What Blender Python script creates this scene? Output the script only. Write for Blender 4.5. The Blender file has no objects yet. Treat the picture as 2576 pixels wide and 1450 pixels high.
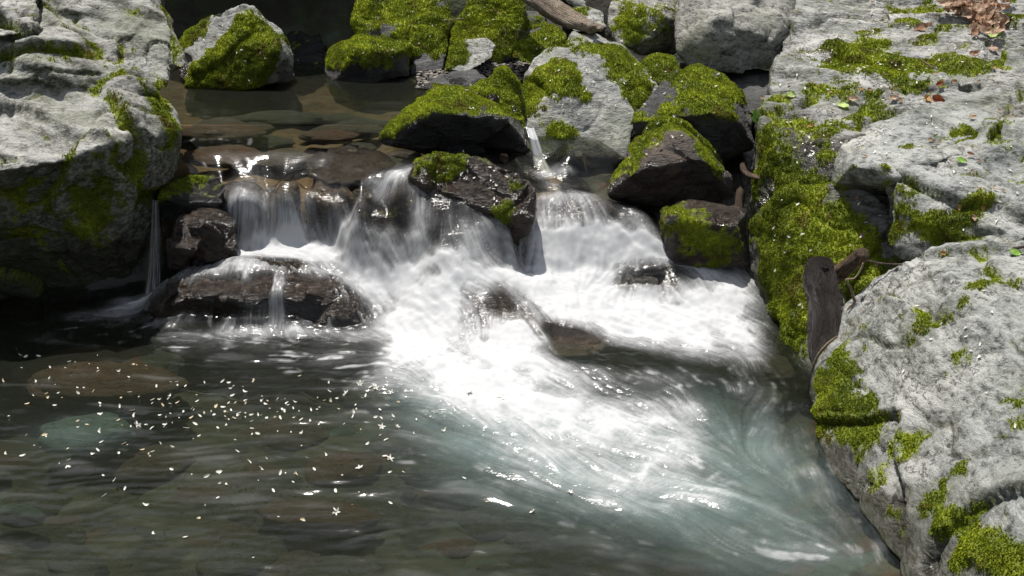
import bpy, bmesh, math, random
import numpy as np
from mathutils import Vector
from mathutils.bvhtree import BVHTree
from mathutils.geometry import delaunay_2d_cdt

# ------------------------------------------------------------------ camera, sky, sun, exposure
scene = bpy.context.scene
col = scene.collection
CAM_Z, PITCH, TH = 2.0, math.radians(25.0), 18.0 / 35.0
cam_data = bpy.data.cameras.new("camera")
cam_data.lens = 35.0
cam_data.sensor_width = 36.0
cam_data.clip_end = 500.0
cam = bpy.data.objects.new("camera", cam_data)
cam.location = (0, 0, CAM_Z)
cam.rotation_euler = (math.radians(90.0) - PITCH, 0, 0)
col.objects.link(cam)
scene.camera = cam

SUN_DIR = Vector((-0.14, 0.29, 0.94)).normalized()          # towards the sun
SUN_EL = math.asin(SUN_DIR.z)
SUN_AZ = math.atan2(SUN_DIR.x, SUN_DIR.y)
world = bpy.data.worlds.new("World")
scene.world = world
world.use_nodes = True
wn = world.node_tree.nodes
sky = wn.new("ShaderNodeTexSky")
sky.sky_type = 'NISHITA'
sky.sun_disc = False
sky.sun_elevation = SUN_EL
sky.sun_rotation = SUN_AZ
hsv = wn.new("ShaderNodeHueSaturation")          # sky desaturated to take the blue cast out of shaded foam
hsv.inputs["Saturation"].default_value = 0.4
world.node_tree.links.new(sky.outputs[0], hsv.inputs["Color"])
world.node_tree.links.new(hsv.outputs[0], wn["Background"].inputs[0])
wn["Background"].inputs[1].default_value = 0.135
sun_data = bpy.data.lights.new("sun", 'SUN')
sun_data.energy = 4.7
sun_data.angle = math.radians(0.55)
sun_data.color = (1.0, 0.955, 0.89)
sun = bpy.data.objects.new("sun", sun_data)
sun.rotation_euler = SUN_DIR.to_track_quat('Z', 'Y').to_euler()
sun.location = (0, 0, 20)
col.objects.link(sun)
scene.view_settings.view_transform = 'Standard'
scene.view_settings.look = 'None'
scene.view_settings.exposure = 0.55
scene.view_settings.gamma = 1.0
scene.cycles.sample_clamp_indirect = 6.0
scene.cycles.max_bounces = 8
scene.cycles.transparent_max_bounces = 12
scene.cycles.caustics_reflective = False
scene.cycles.caustics_refractive = False

# ------------------------------------------------------------------ helpers
rng = np.random.default_rng(7)
random.seed(7)
CP, SP = math.cos(PITCH), math.sin(PITCH)


def ray(u, v):
    nx = (u - 1288.0) / 1288.0 * TH
    ny = (725.0 - v) / 1288.0 * TH
    return np.array([nx, CP + ny * SP, -SP + ny * CP])


def at_y(u, v, y):
    d = ray(u, v)
    t = y / d[1]
    return np.array([d[0] * t, y, CAM_Z + d[2] * t])


def at_z(u, v, z):
    d = ray(u, v)
    t = (z - CAM_Z) / d[2]
    return np.array([d[0] * t, d[1] * t, z])


_perm = rng.permutation(256)
_perm = np.concatenate([_perm, _perm, _perm])
_grad = rng.normal(size=(256, 3))
_grad /= np.linalg.norm(_grad, axis=1)[:, None]


def perlin(p):
    p = np.asarray(p, dtype=np.float64)
    i = np.floor(p).astype(np.int64)
    f = p - i
    i &= 255
    w = f * f * f * (f * (f * 6 - 15) + 10)
    out = np.zeros(len(p))
    for dx in (0, 1):
        wx = w[:, 0] if dx else 1 - w[:, 0]
        for dy in (0, 1):
            wy = w[:, 1] if dy else 1 - w[:, 1]
            for dz in (0, 1):
                wz = w[:, 2] if dz else 1 - w[:, 2]
                h = _perm[_perm[_perm[(i[:, 0] + dx) & 255] + ((i[:, 1] + dy) & 255)] + ((i[:, 2] + dz) & 255)]
                g = _grad[h]
                out += wx * wy * wz * (g[:, 0] * (f[:, 0] - dx) + g[:, 1] * (f[:, 1] - dy) + g[:, 2] * (f[:, 2] - dz))
    return out * 1.5


def fbm(p, octaves=4, gain=0.5, lac=2.03):
    p = np.array(p, dtype=np.float64)
    a, out = 1.0, 0
    for k in range(octaves):
        out = out + a * perlin(p + 17.3 * k)
        a *= gain
        p = p * lac
    return out


def sstep(a, b, x):
    t = np.clip((x - a) / (b - a), 0, 1)
    return t * t * (3 - 2 * t)


def fast_mesh(name, verts, faces, smooth=True):
    """verts (N,3); faces (M,k) with constant k."""
    verts = np.asarray(verts, dtype=np.float32)
    faces = np.asarray(faces, dtype=np.int32)
    me = bpy.data.meshes.new(name)
    k = faces.shape[1]
    me.vertices.add(len(verts))
    me.vertices.foreach_set("co", verts.ravel())
    me.loops.add(faces.size)
    me.loops.foreach_set("vertex_index", faces.ravel())
    me.polygons.add(len(faces))
    me.polygons.foreach_set("loop_start", np.arange(0, faces.size, k, dtype=np.int32))
    me.polygons.foreach_set("loop_total", np.full(len(faces), k, dtype=np.int32))
    me.update(calc_edges=True)
    if smooth:
        me.polygons.foreach_set("use_smooth", np.ones(len(faces), dtype=bool))
    me.validate()
    return me


def attr(me, name, vals):
    a = me.attributes.new(name, 'FLOAT', 'POINT')
    a.data.foreach_set("value", np.asarray(vals, dtype=np.float32))


def link(name, me, mat, parent=None, loc=None):
    o = bpy.data.objects.new(name, me)
    if mat and not me.materials:
        me.materials.append(mat)
    if loc is not None:
        o.location = loc
    if parent:
        o.parent = parent
    col.objects.link(o)
    return o


def tag(o, label=None, cat=None, group=None, kind=None):
    if label: o["label"] = label
    if cat: o["category"] = cat
    if group: o["group"] = group
    if kind: o["kind"] = kind
    return o


# ------------------------------------------------------------------ materials
class NT:
    def __init__(self, name):
        self.m = bpy.data.materials.new(name)
        self.m.use_nodes = True
        self.t = self.m.node_tree
        self.t.nodes.clear()
        self.out = self.n("ShaderNodeOutputMaterial")

    def n(self, typ, **kw):
        nd = self.t.nodes.new(typ)
        for k, v in kw.items():
            setattr(nd, k, v)
        return nd

    def l(self, a, b):
        self.t.links.new(a, b)

    def val(self, sock, v):
        if hasattr(v, "is_output"):
            self.l(v, sock)
        else:
            sock.default_value = v

    def attr(self, name):
        return self.n("ShaderNodeAttribute", attribute_name=name).outputs["Fac"]

    def coords(self, scale=(1, 1, 1), rot=(0, 0, 0), which="Object"):
        tc = self.n("ShaderNodeTexCoord")
        mp = self.n("ShaderNodeMapping")
        mp.inputs["Scale"].default_value = scale
        mp.inputs["Rotation"].default_value = rot
        self.l(tc.outputs[which], mp.inputs["Vector"])
        return mp.outputs[0]

    def noise(self, vec, scale, detail=6, rough=0.6, dist=0.0):
        nd = self.n("ShaderNodeTexNoise")
        self.l(vec, nd.inputs["Vector"])
        nd.inputs["Scale"].default_value = scale
        nd.inputs["Detail"].default_value = detail
        nd.inputs["Roughness"].default_value = rough
        nd.inputs["Distortion"].default_value = dist
        return nd.outputs["Fac"]

    def math(self, op, a, b=0.0, c=0.0, clamp=False):
        nd = self.n("ShaderNodeMath", operation=op, use_clamp=clamp)
        self.val(nd.inputs[0], a)
        self.val(nd.inputs[1], b)
        self.val(nd.inputs[2], c)
        return nd.outputs[0]

    def ramp(self, x, a, b, lo=0.0, hi=1.0):
        nd = self.n("ShaderNodeMapRange", interpolation_type='SMOOTHSTEP')
        self.val(nd.inputs[0], x)
        nd.inputs[1].default_value = a
        nd.inputs[2].default_value = b
        nd.inputs[3].default_value = lo
        nd.inputs[4].default_value = hi
        return nd.outputs[0]

    def mix(self, f, a, b, typ='MIX'):
        nd = self.n("ShaderNodeMix", data_type='RGBA', blend_type=typ)
        self.val(nd.inputs[0], f)
        for s, v in ((nd.inputs[6], a), (nd.inputs[7], b)):
            if hasattr(v, "is_output"):
                self.l(v, s)
            else:
                s.default_value = (*v, 1.0)
        return nd.outputs[2]

    def fmix(self, f, a, b):
        nd = self.n("ShaderNodeMix", data_type='FLOAT')
        self.val(nd.inputs[0], f)
        self.val(nd.inputs[2], a)
        self.val(nd.inputs[3], b)
        return nd.outputs[0]

    def bump(self, h, strength, dist, normal=None):
        nd = self.n("ShaderNodeBump")
        self.val(nd.inputs["Strength"], strength)
        nd.inputs["Distance"].default_value = dist
        self.l(h, nd.inputs["Height"])
        if normal:
            self.l(normal, nd.inputs["Normal"])
        return nd.outputs[0]

    def principled(self, color, rough, normal=None, spec=0.5):
        p = self.n("ShaderNodeBsdfPrincipled")
        self.val(p.inputs["Base Color"], color if hasattr(color, "is_output") else (*color, 1.0))
        self.val(p.inputs["Roughness"], rough)
        self.val(p.inputs["Specular IOR Level"], spec)
        if normal:
            self.l(normal, p.inputs["Normal"])
        return p

    def done(self, shader):
        self.l(shader, self.out.inputs["Surface"])
        return self.m


MOSS_BRIGHT, MOSS_MID, MOSS_DARK, MOSS_BROWN = (0.34, 0.395, 0.025), (0.145, 0.19, 0.016), (0.04, 0.06, 0.008), (0.13, 0.095, 0.024)


def moss_color(t, vec, tint=None):
    a = t.noise(vec, 6.0, 5, 0.7)
    b = t.noise(vec, 70.0, 3, 0.7)
    c = t.mix(t.ramp(a, 0.35, 0.65), MOSS_MID, MOSS_BRIGHT)
    c = t.mix(t.ramp(b, 0.45, 0.72, 0.0, 0.6), c, MOSS_DARK)
    e = t.noise(vec, 2.3, 3, 0.55)
    c = t.mix(t.ramp(e, 0.45, 0.62, 0.0, 0.6), c, (0.06, 0.085, 0.012))
    d = t.noise(vec, 9.0, 5, 0.65, 0.4)
    c = t.mix(t.ramp(d, 0.54, 0.66, 0.0, 0.75), c, MOSS_BROWN)
    return c


def rock_material(name, dark, base, light, stain=(0.16, 0.13, 0.05), stain_amt=0.35, rot=(0.5, 0.35, 0.2), aniso=4.0,
                  pits=0.8, pit_col=(0.035, 0.035, 0.033), bump=1.0, dry_rough=0.85):
    t = NT(name)
    v0 = t.coords()
    vs = t.coords((1, 1, aniso), rot)
    big = t.noise(v0, 3.0, 6, 0.6)
    layer = t.noise(vs, 7.0, 10, 0.70, 0.15)
    fine = t.noise(t.coords((1, 1, 1 + (aniso - 1) * 0.35), rot), 34.0, 9, 0.74, 0.1)
    grain = t.noise(v0, 160.0, 4, 0.7)
    c = t.mix(t.ramp(layer, 0.36, 0.56), dark, base)
    c = t.mix(t.ramp(big, 0.40, 0.66, 0.0, 0.8), c, light)
    c = t.mix(t.ramp(fine, 0.50, 0.66, 0.0, 0.55), c, light)
    mid = t.noise(t.coords((1, 1, 1 + (aniso - 1) * 0.5), rot), 15.0, 7, 0.7, 0.3)
    pm = t.math('MAXIMUM', t.math('MULTIPLY', t.ramp(fine, 0.49, 0.39), t.ramp(layer, 0.64, 0.44)), t.ramp(mid, 0.40, 0.31, 0.0, 0.8))
    c = t.mix(t.math('MULTIPLY', pm, pits), c, pit_col)
    # thin dark mineral seams
    seam = t.noise(vs, 4.0, 8, 0.62, 0.8)
    sm = t.math('MULTIPLY', t.ramp(t.math('ABSOLUTE', t.math('SUBTRACT', seam, 0.5)), 0.014, 0.0), t.ramp(big, 0.42, 0.6))
    c = t.mix(t.math('MULTIPLY', sm, 0.7), c, pit_col)
    st = t.noise(v0, 6.5, 7, 0.7, 0.5)
    c = t.mix(t.ramp(st, 0.56, 0.68, 0.0, stain_amt), c, stain)
    g_ = t.noise(v0, 1.9, 6, 0.62, 0.3)
    c = t.mix(t.ramp(g_, 0.47, 0.63, 0.0, 0.6), c, tuple(b_ * f_ for b_, f_ in zip(base, (0.60, 0.64, 0.50))))
    c = t.mix(t.ramp(grain, 0.35, 0.7, 0.0, 0.22), c, pit_col)
    wet = t.attr("wet")
    wetc = t.mix(1.0, c, (0.21, 0.195, 0.18), 'MULTIPLY')
    c = t.mix(wet, c, wetc)
    moss = t.attr("moss")
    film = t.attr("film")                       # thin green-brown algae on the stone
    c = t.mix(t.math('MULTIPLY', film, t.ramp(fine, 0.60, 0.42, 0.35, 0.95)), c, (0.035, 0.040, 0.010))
    c = t.mix(moss, c, moss_color(t, v0))
    r = t.fmix(wet, dry_rough, t.ramp(fine, 0.3, 0.7, 0.08, 0.29))
    r = t.fmix(moss, r, 0.95)
    h1 = t.math('ADD', t.math('MULTIPLY', layer, 1.0), t.math('MULTIPLY', fine, 0.55))
    h1 = t.math('ADD', h1, t.math('ADD', t.math('MULTIPLY', grain, 0.12), t.math('MULTIPLY', mid, 0.25)))
    h1 = t.math('SUBTRACT', h1, t.math('MULTIPLY', sm, 0.25))
    nrm = t.bump(h1, 0.9 * bump, 0.035)
    p = t.principled(c, r, nrm, 0.5)
    return t.done(p.outputs[0])


M_PALE = rock_material("pale_rock", (0.21, 0.207, 0.188), (0.39, 0.386, 0.358), (0.56, 0.555, 0.525), (0.26, 0.22, 0.11), 0.30, (0.25, 0.5, 0.1), 2.2, 0.75)
M_BLUE = rock_material("blue_grey_rock", (0.14, 0.15, 0.143), (0.34, 0.352, 0.338), (0.58, 0.576, 0.54), (0.24, 0.21, 0.11), 0.30, (0.9, 0.55, 0.4), 2.6, 0.95)
M_SLAB = rock_material("layered_slab_rock", (0.13, 0.135, 0.132), (0.31, 0.315, 0.305), (0.55, 0.54, 0.505), (0.17, 0.14, 0.05), 0.55, (0.12, 0.22, 0.1), 5.0, 0.9)
M_WARM = rock_material("warm_grey_rock", (0.17, 0.17, 0.15), (0.32, 0.315, 0.28), (0.47, 0.46, 0.42), (0.14, 0.13, 0.06), 0.3, (0.4, 0.2, 0.9), 2.5, 1.0)
M_GREY = rock_material("mid_grey_rock", (0.15, 0.155, 0.15), (0.31, 0.315, 0.295), (0.48, 0.475, 0.44), (0.12, 0.10, 0.04), 0.4, (0.2, 0.6, 0.5), 4.0, 0.8)
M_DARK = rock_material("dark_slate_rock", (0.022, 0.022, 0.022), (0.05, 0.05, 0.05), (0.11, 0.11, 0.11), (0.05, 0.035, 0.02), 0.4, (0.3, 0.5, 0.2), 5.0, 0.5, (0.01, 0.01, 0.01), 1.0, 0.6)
M_BROWN = rock_material("brown_stream_rock", (0.07, 0.05, 0.038), (0.17, 0.125, 0.095), (0.29, 0.22, 0.17), (0.20, 0.09, 0.04), 0.5, (0.3, 0.4, 0.2), 4.0, 0.8, (0.02, 0.016, 0.013))
M_TAN = rock_material("tan_stream_rock", (0.27, 0.175, 0.115), (0.46, 0.32, 0.22), (0.58, 0.44, 0.33), (0.30, 0.14, 0.06), 0.5, (0.3, 0.4, 0.2), 3.0, 0.6, (0.05, 0.035, 0.025))
M_RED = rock_material("red_stream_rock", (0.11, 0.045, 0.025), (0.24, 0.11, 0.06), (0.32, 0.22, 0.16), (0.16, 0.06, 0.03), 0.5, (0.3, 0.1, 0.2), 4.0, 0.4, (0.03, 0.02, 0.012))
M_TEAL = rock_material("green_stream_rock", (0.10, 0.17, 0.145), (0.19, 0.29, 0.25), (0.32, 0.40, 0.35), (0.14, 0.18, 0.10), 0.3, (0.3, 0.1, 0.2), 3.0, 0.3, (0.04, 0.06, 0.05))
M_BED = rock_material("olive_stream_rock", (0.05, 0.05, 0.035), (0.12, 0.115, 0.085), (0.22, 0.21, 0.17), (0.10, 0.06, 0.03), 0.5, (0.3, 0.1, 0.2), 3.0, 0.4, (0.03, 0.03, 0.02))


def tuft_material():
    t = NT("moss_leaves")
    v = t.coords()
    c = moss_color(t, v)
    rnd = t.attr("tint")
    c = t.mix(t.ramp(rnd, 0.0, 0.5, 0.5, 0.0), c, MOSS_DARK)
    c = t.mix(t.ramp(rnd, 0.6, 1.0, 0.0, 0.45), c, (0.36, 0.42, 0.04))
    d = t.n("ShaderNodeBsdfDiffuse")
    t.l(c, d.inputs[0])
    tr = t.n("ShaderNodeBsdfTranslucent")
    t.l(c, tr.inputs[0])
    ms = t.n("ShaderNodeMixShader")
    ms.inputs[0].default_value = 0.35
    t.l(d.outputs[0], ms.inputs[1])
    t.l(tr.outputs[0], ms.inputs[2])
    return t.done(ms.outputs[0])


M_MOSS = tuft_material()

# ------------------------------------------------------------------ rocks
ROCKS = {}      # key -> dict(obj, bvh)
CAMV = np.array([0, 0, CAM_Z])


def hull_into(bm, pts):
    vs = [bm.verts.new(p) for p in pts]
    r = bmesh.ops.convex_hull(bm, input=vs)
    dead = set(r.get("geom_interior", [])) | set(r.get("geom_unused", []))
    dead = [g for g in dead if isinstance(g, bmesh.types.BMVert)]
    if dead:
        bmesh.ops.delete(bm, geom=list(set(dead)), context='VERTS')


def build_rock(key, name, label, hulls, mat, back=0.45, vox=0.016, smooth=4, amp=0.035, freq=2.6, strata=0.010, sdir=(0.25, 0.35, 0.9),
               crack=0.016, cfreq=1.7, cthr=0.045, moss=None, wet=None, film=0.0, terr=0.0, tfreq=8.0, mstretch=1.0, cat="rock", group=None, tuft=0.008, dens=1.0, seed=0, shrink=0.72):
    bm = bmesh.new()
    for h in hulls:
        pts = [at_y(*p) for p in h]
        c = np.mean([(p[0], p[1]) for p in h], axis=0)
        bk = back
        for p in h:
            q = c + shrink * (np.array(p[:2]) - c)
            pts.append(at_y(q[0], q[1], p[2] + bk))
        hull_into(bm, pts)
    me = bpy.data.meshes.new(name)
    bm.to_mesh(me)
    bm.free()
    tmp = bpy.data.objects.new(name, me)
    col.objects.link(tmp)
    md = tmp.modifiers.new("r", 'REMESH')
    md.mode = 'VOXEL'
    md.voxel_size = vox
    sm = tmp.modifiers.new("s", 'SMOOTH')
    sm.factor = 0.5
    sm.iterations = smooth
    dg = bpy.context.evaluated_depsgraph_get()
    me2 = bpy.data.meshes.new_from_object(tmp.evaluated_get(dg))
    bpy.data.objects.remove(tmp)
    bpy.data.meshes.remove(me)
    n = len(me2.vertices)
    co = np.empty(n * 3, dtype=np.float32)
    me2.vertices.foreach_get("co", co)
    co = co.reshape(-1, 3).astype(np.float64)
    nr = np.empty(n * 3, dtype=np.float32)
    me2.vertices.foreach_get("normal", nr)
    nr = nr.reshape(-1, 3).astype(np.float64)
    off = np.array([seed * 3.71, seed * 1.37, seed * 2.11])
    p = co + off
    d = amp * fbm(p * freq, 5, 0.44)
    s = np.array(sdir) / np.linalg.norm(sdir)
    sp = p + np.outer(p @ s, s) * 5.0                      # stretch the noise along the bedding
    d += strata * fbm(sp * 3.0, 5, 0.6) * (0.35 + 0.65 * sstep(0.6, 0.9, nr[:, 2]))
    if terr:
        hh_ = (p @ s) * tfreq + 0.7 * fbm(p * 1.6, 3)
        fr = hh_ - np.floor(hh_)
        d += terr * (sstep(0.30, 0.62, fr) - fr) * (0.6 + 0.8 * sstep(-.2, .3, perlin(p * 1.3 + 31))) * sstep(0.72, 0.92, nr[:, 2])
    if crack:
        w = p + 0.25 * np.stack([perlin(p * 2.1 + 5), perlin(p * 2.1 + 9), perlin(p * 2.1 + 13)], 1)
        n1 = perlin(w * cfreq + 3.3)
        n2 = perlin(w * cfreq * 1.9 + np.array([7.7, 1.2, 4.4]))
        cr = np.maximum(np.exp(-(n1 / cthr) ** 2), 0.6 * np.exp(-(n2 / cthr) ** 2))
        d -= crack * cr
        d += crack * 0.8 * np.where(n1 > 0, 1, -1) * np.exp(-(n1 / 0.35) ** 2) * sstep(0, 0.04, np.abs(n1))
    else:
        cr = np.zeros(n)
    co += nr * d[:, None]
    me2.vertices.foreach_set("co", co.astype(np.float32).ravel())
    me2.update()
    me2.vertices.foreach_get("normal", (buf := np.empty(n * 3, dtype=np.float32)))
    nr = buf.reshape(-1, 3).astype(np.float64)
    me2.calc_loop_triangles()
    tris = np.empty(len(me2.loop_triangles) * 3, dtype=np.int32)
    me2.loop_triangles.foreach_get("vertices", tris)
    tris = tris.reshape(-1, 3)
    bvh = BVHTree.FromPolygons(co.tolist(), tris.tolist())

    def hit(u, v):
        d_ = Vector(ray(u, v)).normalized()
        loc, _, _, dist = bvh.ray_cast(Vector(CAMV), d_)
        if loc is None:
            loc, _, _, _ = bvh.find_nearest(Vector(at_y(u, v, float(np.mean(co[:, 1])))))
        loc = np.array(loc)
        return loc, np.linalg.norm(loc - CAMV) * TH / 1288.0     # point, metres per photo pixel

    nz = fbm((co + off) * np.array([5.0, 5.0, 5.0 * mstretch]), 5, 0.6)
    nf = fbm((co + off) * 28.0, 3, 0.6)
    if moss:
        m = moss.get("up", 0.0) * (nr[:, 2] - moss.get("z0", 0.45)) - moss.get("thr", 0.3) + moss.get("crk", 0.25) * cr
        for (u, v, r, wgt) in moss.get("add", []):
            c, px = hit(u, v)
            dd = np.linalg.norm(co - c, axis=1) / (r * px * 1.0)
            m += wgt * np.exp(-dd ** 2)
        m += moss.get("noise", 0.5) * nz + 0.38 * nf
        if "zmin" in moss:
            m -= 3 * sstep(moss["zmin"] + 0.06, moss["zmin"] - 0.06, co[:, 2] + 0.06 * nz)
        mm = sstep(-0.10, 0.22, m)
        thick = sstep(0.0, 0.5, m)
    else:
        mm = np.zeros(n)
        thick = mm
    wv = np.zeros(n)
    if wet is not None:
        lvl, soft, base = wet[:3]
        wv = np.maximum(base, sstep(lvl + soft, lvl, co[:, 2] + 0.10 * nz))
        for (u, v, r, wgt) in (wet[3] if len(wet) > 3 else []):
            c, px = hit(u, v)
            wv = wv + wgt * np.exp(-(np.linalg.norm(co - c, axis=1) / (r * px)) ** 2)
        wv = np.clip(wv, 0, 1)
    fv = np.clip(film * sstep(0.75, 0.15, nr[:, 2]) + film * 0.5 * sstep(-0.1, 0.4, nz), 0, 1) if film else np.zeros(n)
    co += nr * (thick * (0.006 + 0.007 * fbm((co + off) * 22.0, 3)))[:, None]
    loc = np.array([co[:, 0].mean(), co[:, 1].mean(), co[:, 2].min()])
    me2.vertices.foreach_set("co", (co - loc).astype(np.float32).ravel())
    attr(me2, "moss", mm)
    attr(me2, "wet", wv)
    attr(me2, "film", fv)
    me2.polygons.foreach_set("use_smooth", np.ones(len(me2.polygons), dtype=bool))
    me2.materials.clear()
    me2.materials.append(mat)
    me2.update()
    me2.name = name
    has_moss = bool(moss) and mm.max() > 0.5
    if has_moss:                                     # an Empty at the base carries the bare stone and its moss
        o = bpy.data.objects.new(name, None)
        o.empty_display_size = 0.1
        o.location = loc
        col.objects.link(o)
        me2.name = "stone"
        link("stone", me2, None, o)
    else:
        o = link(name, me2, None, loc=loc)
    tag(o, label, cat, group)
    ROCKS[key] = dict(o=o, bvh=bvh, co=co, nr=nr, tris=tris)
    if has_moss:
        tufts(o, loc, co, nr, tris, mm, tuft, dens)
    return o


def tufts(parent, loc, co, nr, tris, mm, size, dens):
    a, b, c = co[tris[:, 0]], co[tris[:, 1]], co[tris[:, 2]]
    fn = np.cross(b - a, c - a)
    area = np.linalg.norm(fn, axis=1) * 0.5
    fn /= (2 * area + 1e-12)[:, None]
    cen = (a + b + c) / 3
    tm = mm[tris].mean(1)
    view = CAMV - cen
    dist = np.linalg.norm(view, axis=1)
    facing = (fn * view).sum(1) / dist
    d = cen - CAMV
    zc = d[:, 1] * CP - d[:, 2] * SP
    px = np.abs(d[:, 0]) / (zc * TH)
    py = np.abs(d[:, 1] * SP + d[:, 2] * CP) / (zc * TH * 0.5627)
    ok = (facing > -0.35) & (px < 1.2) & (py < 1.25)
    w = area * sstep(0.08, 0.9, tm) * ok
    n = int(dens * w.sum() / (size * 0.56) ** 2)
    if n < 20:
        return
    n = min(n, 80000)
    idx = rng.choice(len(w), n, p=w / w.sum())
    r1, r2 = np.sqrt(rng.random(n)), rng.random(n)
    pos = a[idx] * (1 - r1)[:, None] + b[idx] * (r1 * (1 - r2))[:, None] + c[idx] * (r1 * r2)[:, None]
    nn = fn[idx]
    K = 3
    P = np.repeat(pos, K, 0)
    N = np.repeat(nn, K, 0)
    rd = rng.normal(size=(n * K, 3))
    T = rd - (rd * N).sum(1)[:, None] * N
    T /= np.linalg.norm(T, axis=1)[:, None]
    B = np.cross(N, T)
    sz = size * 0.62 * rng.uniform(0.6, 1.4, n * K)
    ang = rng.uniform(0.15, 1.1, n * K)
    tip = P + (N * np.sin(ang)[:, None] + T * np.cos(ang)[:, None]) * (sz * 1.05)[:, None]
    base = P - N * 0.002
    wv = B * (sz * 0.36)[:, None]
    mid = P * 0.5 + tip * 0.5 + N * (sz * 0.12)[:, None]
    V = np.stack([base, mid - wv, tip, mid + wv], 1).reshape(-1, 3)
    F = np.arange(n * K * 4).reshape(-1, 4)
    me = fast_mesh("moss", V - loc, F, smooth=False)
    t = np.repeat(np.clip(np.repeat(rng.random(n), K) * 0.6 + rng.random(n * K) * 0.4, 0, 1), 4)
    attr(me, "tint", t)
    return tag(link("moss", me, M_MOSS, parent), kind="stuff")


exec_order = []
U = 0.52   # level of the upper pool


def rk(*a, **k):
    k.setdefault("seed", len(ROCKS) + 1)
    return build_rock(*a, **k)


# --- left bank
rk("left", "boulder", "huge pale boulder filling the left edge, cracked sunlit top and dark mossy underside", [
    [(-320, 440, 3.75), (0, 428, 3.80), (150, 408, 3.86), (270, 362, 3.96), (-320, 190, 4.4), (0, 190, 4.4), (150, 198, 4.42), (300, 222, 4.45),
     (425, 255, 4.55), (452, 330, 4.45), (446, 425, 4.40), (395, 470, 4.32), (372, 590, 4.30), (330, 690, 4.28), (230, 750, 4.25), (0, 760, 4.22), (-320, 760, 4.2), (100, 820, 4.35)],
    [(-320, 205, 4.25), (0, 200, 4.28), (150, 208, 4.32), (330, 235, 4.42), (425, 232, 4.55), (465, 165, 4.70), (455, 108, 4.80), (402, 62, 4.9), (408, -70, 5.3), (-320, -90, 5.2), (340, 66, 4.70), (180, 100, 4.55), (-320, 90, 4.6)],
    [(-320, -90, 4.75), (60, -90, 4.9), (100, 20, 4.6), (70, 85, 4.45), (0, 95, 4.38), (-320, 100, 4.25)],
    [(90, -60, 5.1), (400, -60, 5.2), (392, 50, 4.95), (300, 60, 4.75), (180, 25, 4.75), (100, 20, 4.8)],
], M_PALE, back=0.7, vox=0.0155, smooth=3, amp=0.05, freq=2.2, strata=0.016, terr=.045, tfreq=4.5, crack=0.034, cfreq=1.9, cthr=0.035, film=0.9,
   moss=dict(up=0.15, thr=0.52, crk=0.85, noise=0.55, add=[(300, 370, 40, .9), (250, 400, 35, .7), (400, 270, 35, .7), (435, 340, 35, .9), (420, 300, 30, .6), (330, 480, 60, .8), (200, 470, 60, .6), (60, 480, 70, .6), (120, 560, 90, .6), (250, 570, 70, .7), (20, 580, 60, .5), (400, 230, 25, .5), (20, 160, 30, .7), (240, 60, 25, .5), (410, 220, 20, .5), (330, 430, 30, .6), (330, 640, 50, -.4), (120, 320, 70, -.5), (150, 230, 50, -.4)]),
   wet=(0.16, 0.16, 0.0, [(100, 650, 110, .7), (300, 640, 60, .7)]), dens=0.8)

rk("s1", "rock", "small black wet rock with a moss cap wedged against the huge left boulder", [
    [(396, 505, 4.30), (402, 452, 4.42), (480, 432, 4.46), (558, 440, 4.46), (574, 470, 4.36), (560, 512, 4.30), (520, 556, 4.32), (410, 562, 4.32)]],
   M_DARK, back=0.25, vox=0.01, amp=0.02, freq=5, moss=dict(up=.4, thr=.45, add=[(490, 445, 30, .9), (450, 470, 20, .3)]), wet=(2, .1, 1.0), dens=1.0)
rk("s2", "rock", "brown wet rock beside the left edge of the waterfall, under the moss capped one", [
    [(432, 600, 4.20), (440, 570, 4.22), (480, 527, 4.25), (555, 520, 4.25), (598, 550, 4.22), (602, 650, 4.14), (500, 665, 4.12), (520, 560, 4.14)],
    [(415, 625, 4.12), (420, 600, 4.17), (500, 600, 4.12), (498, 630, 4.08), (470, 680, 4.14), (425, 680, 4.15)]],
   M_BROWN, back=0.25, vox=0.009, smooth=16, amp=0.016, freq=4.5, crack=.010, cfreq=4, wet=(2, .1, 0.85))
rk("lip", "rock", "dark rounded rock under the left end of the left waterfall's veil", [
    [(578, 610, 4.34), (545, 504, 4.40), (566, 462, 4.49), (640, 454, 4.52), (682, 488, 4.45), (692, 610, 4.34), (625, 505, 4.35)]],
   M_BROWN, back=0.28, vox=0.010, smooth=8, amp=0.018, freq=4.5, crack=.008, cfreq=3.5, wet=(2, .1, 0.8))
rk("lipb", "rock", "narrow pinkish rock showing through the left waterfall's veil", [
    [(690, 615, 4.33), (688, 500, 4.38), (712, 460, 4.47), (748, 468, 4.45), (758, 560, 4.35), (752, 615, 4.33), (722, 500, 4.37)]],
   M_TAN, back=0.25, vox=0.009, smooth=7, amp=0.014, freq=5, crack=.006, cfreq=3.5, wet=(2, .1, 0.25))
rk("lipc", "rock", "yellowish brown rounded rock under the right half of the left waterfall", [
    [(770, 610, 4.36), (772, 494, 4.44), (800, 458, 4.56), (862, 460, 4.54), (894, 500, 4.45), (905, 620, 4.35), (835, 510, 4.37)]],
   M_TAN, back=0.28, vox=0.010, smooth=8, amp=0.016, freq=4.5, crack=.008, cfreq=3.5, wet=(2, .1, 0.5))
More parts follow.
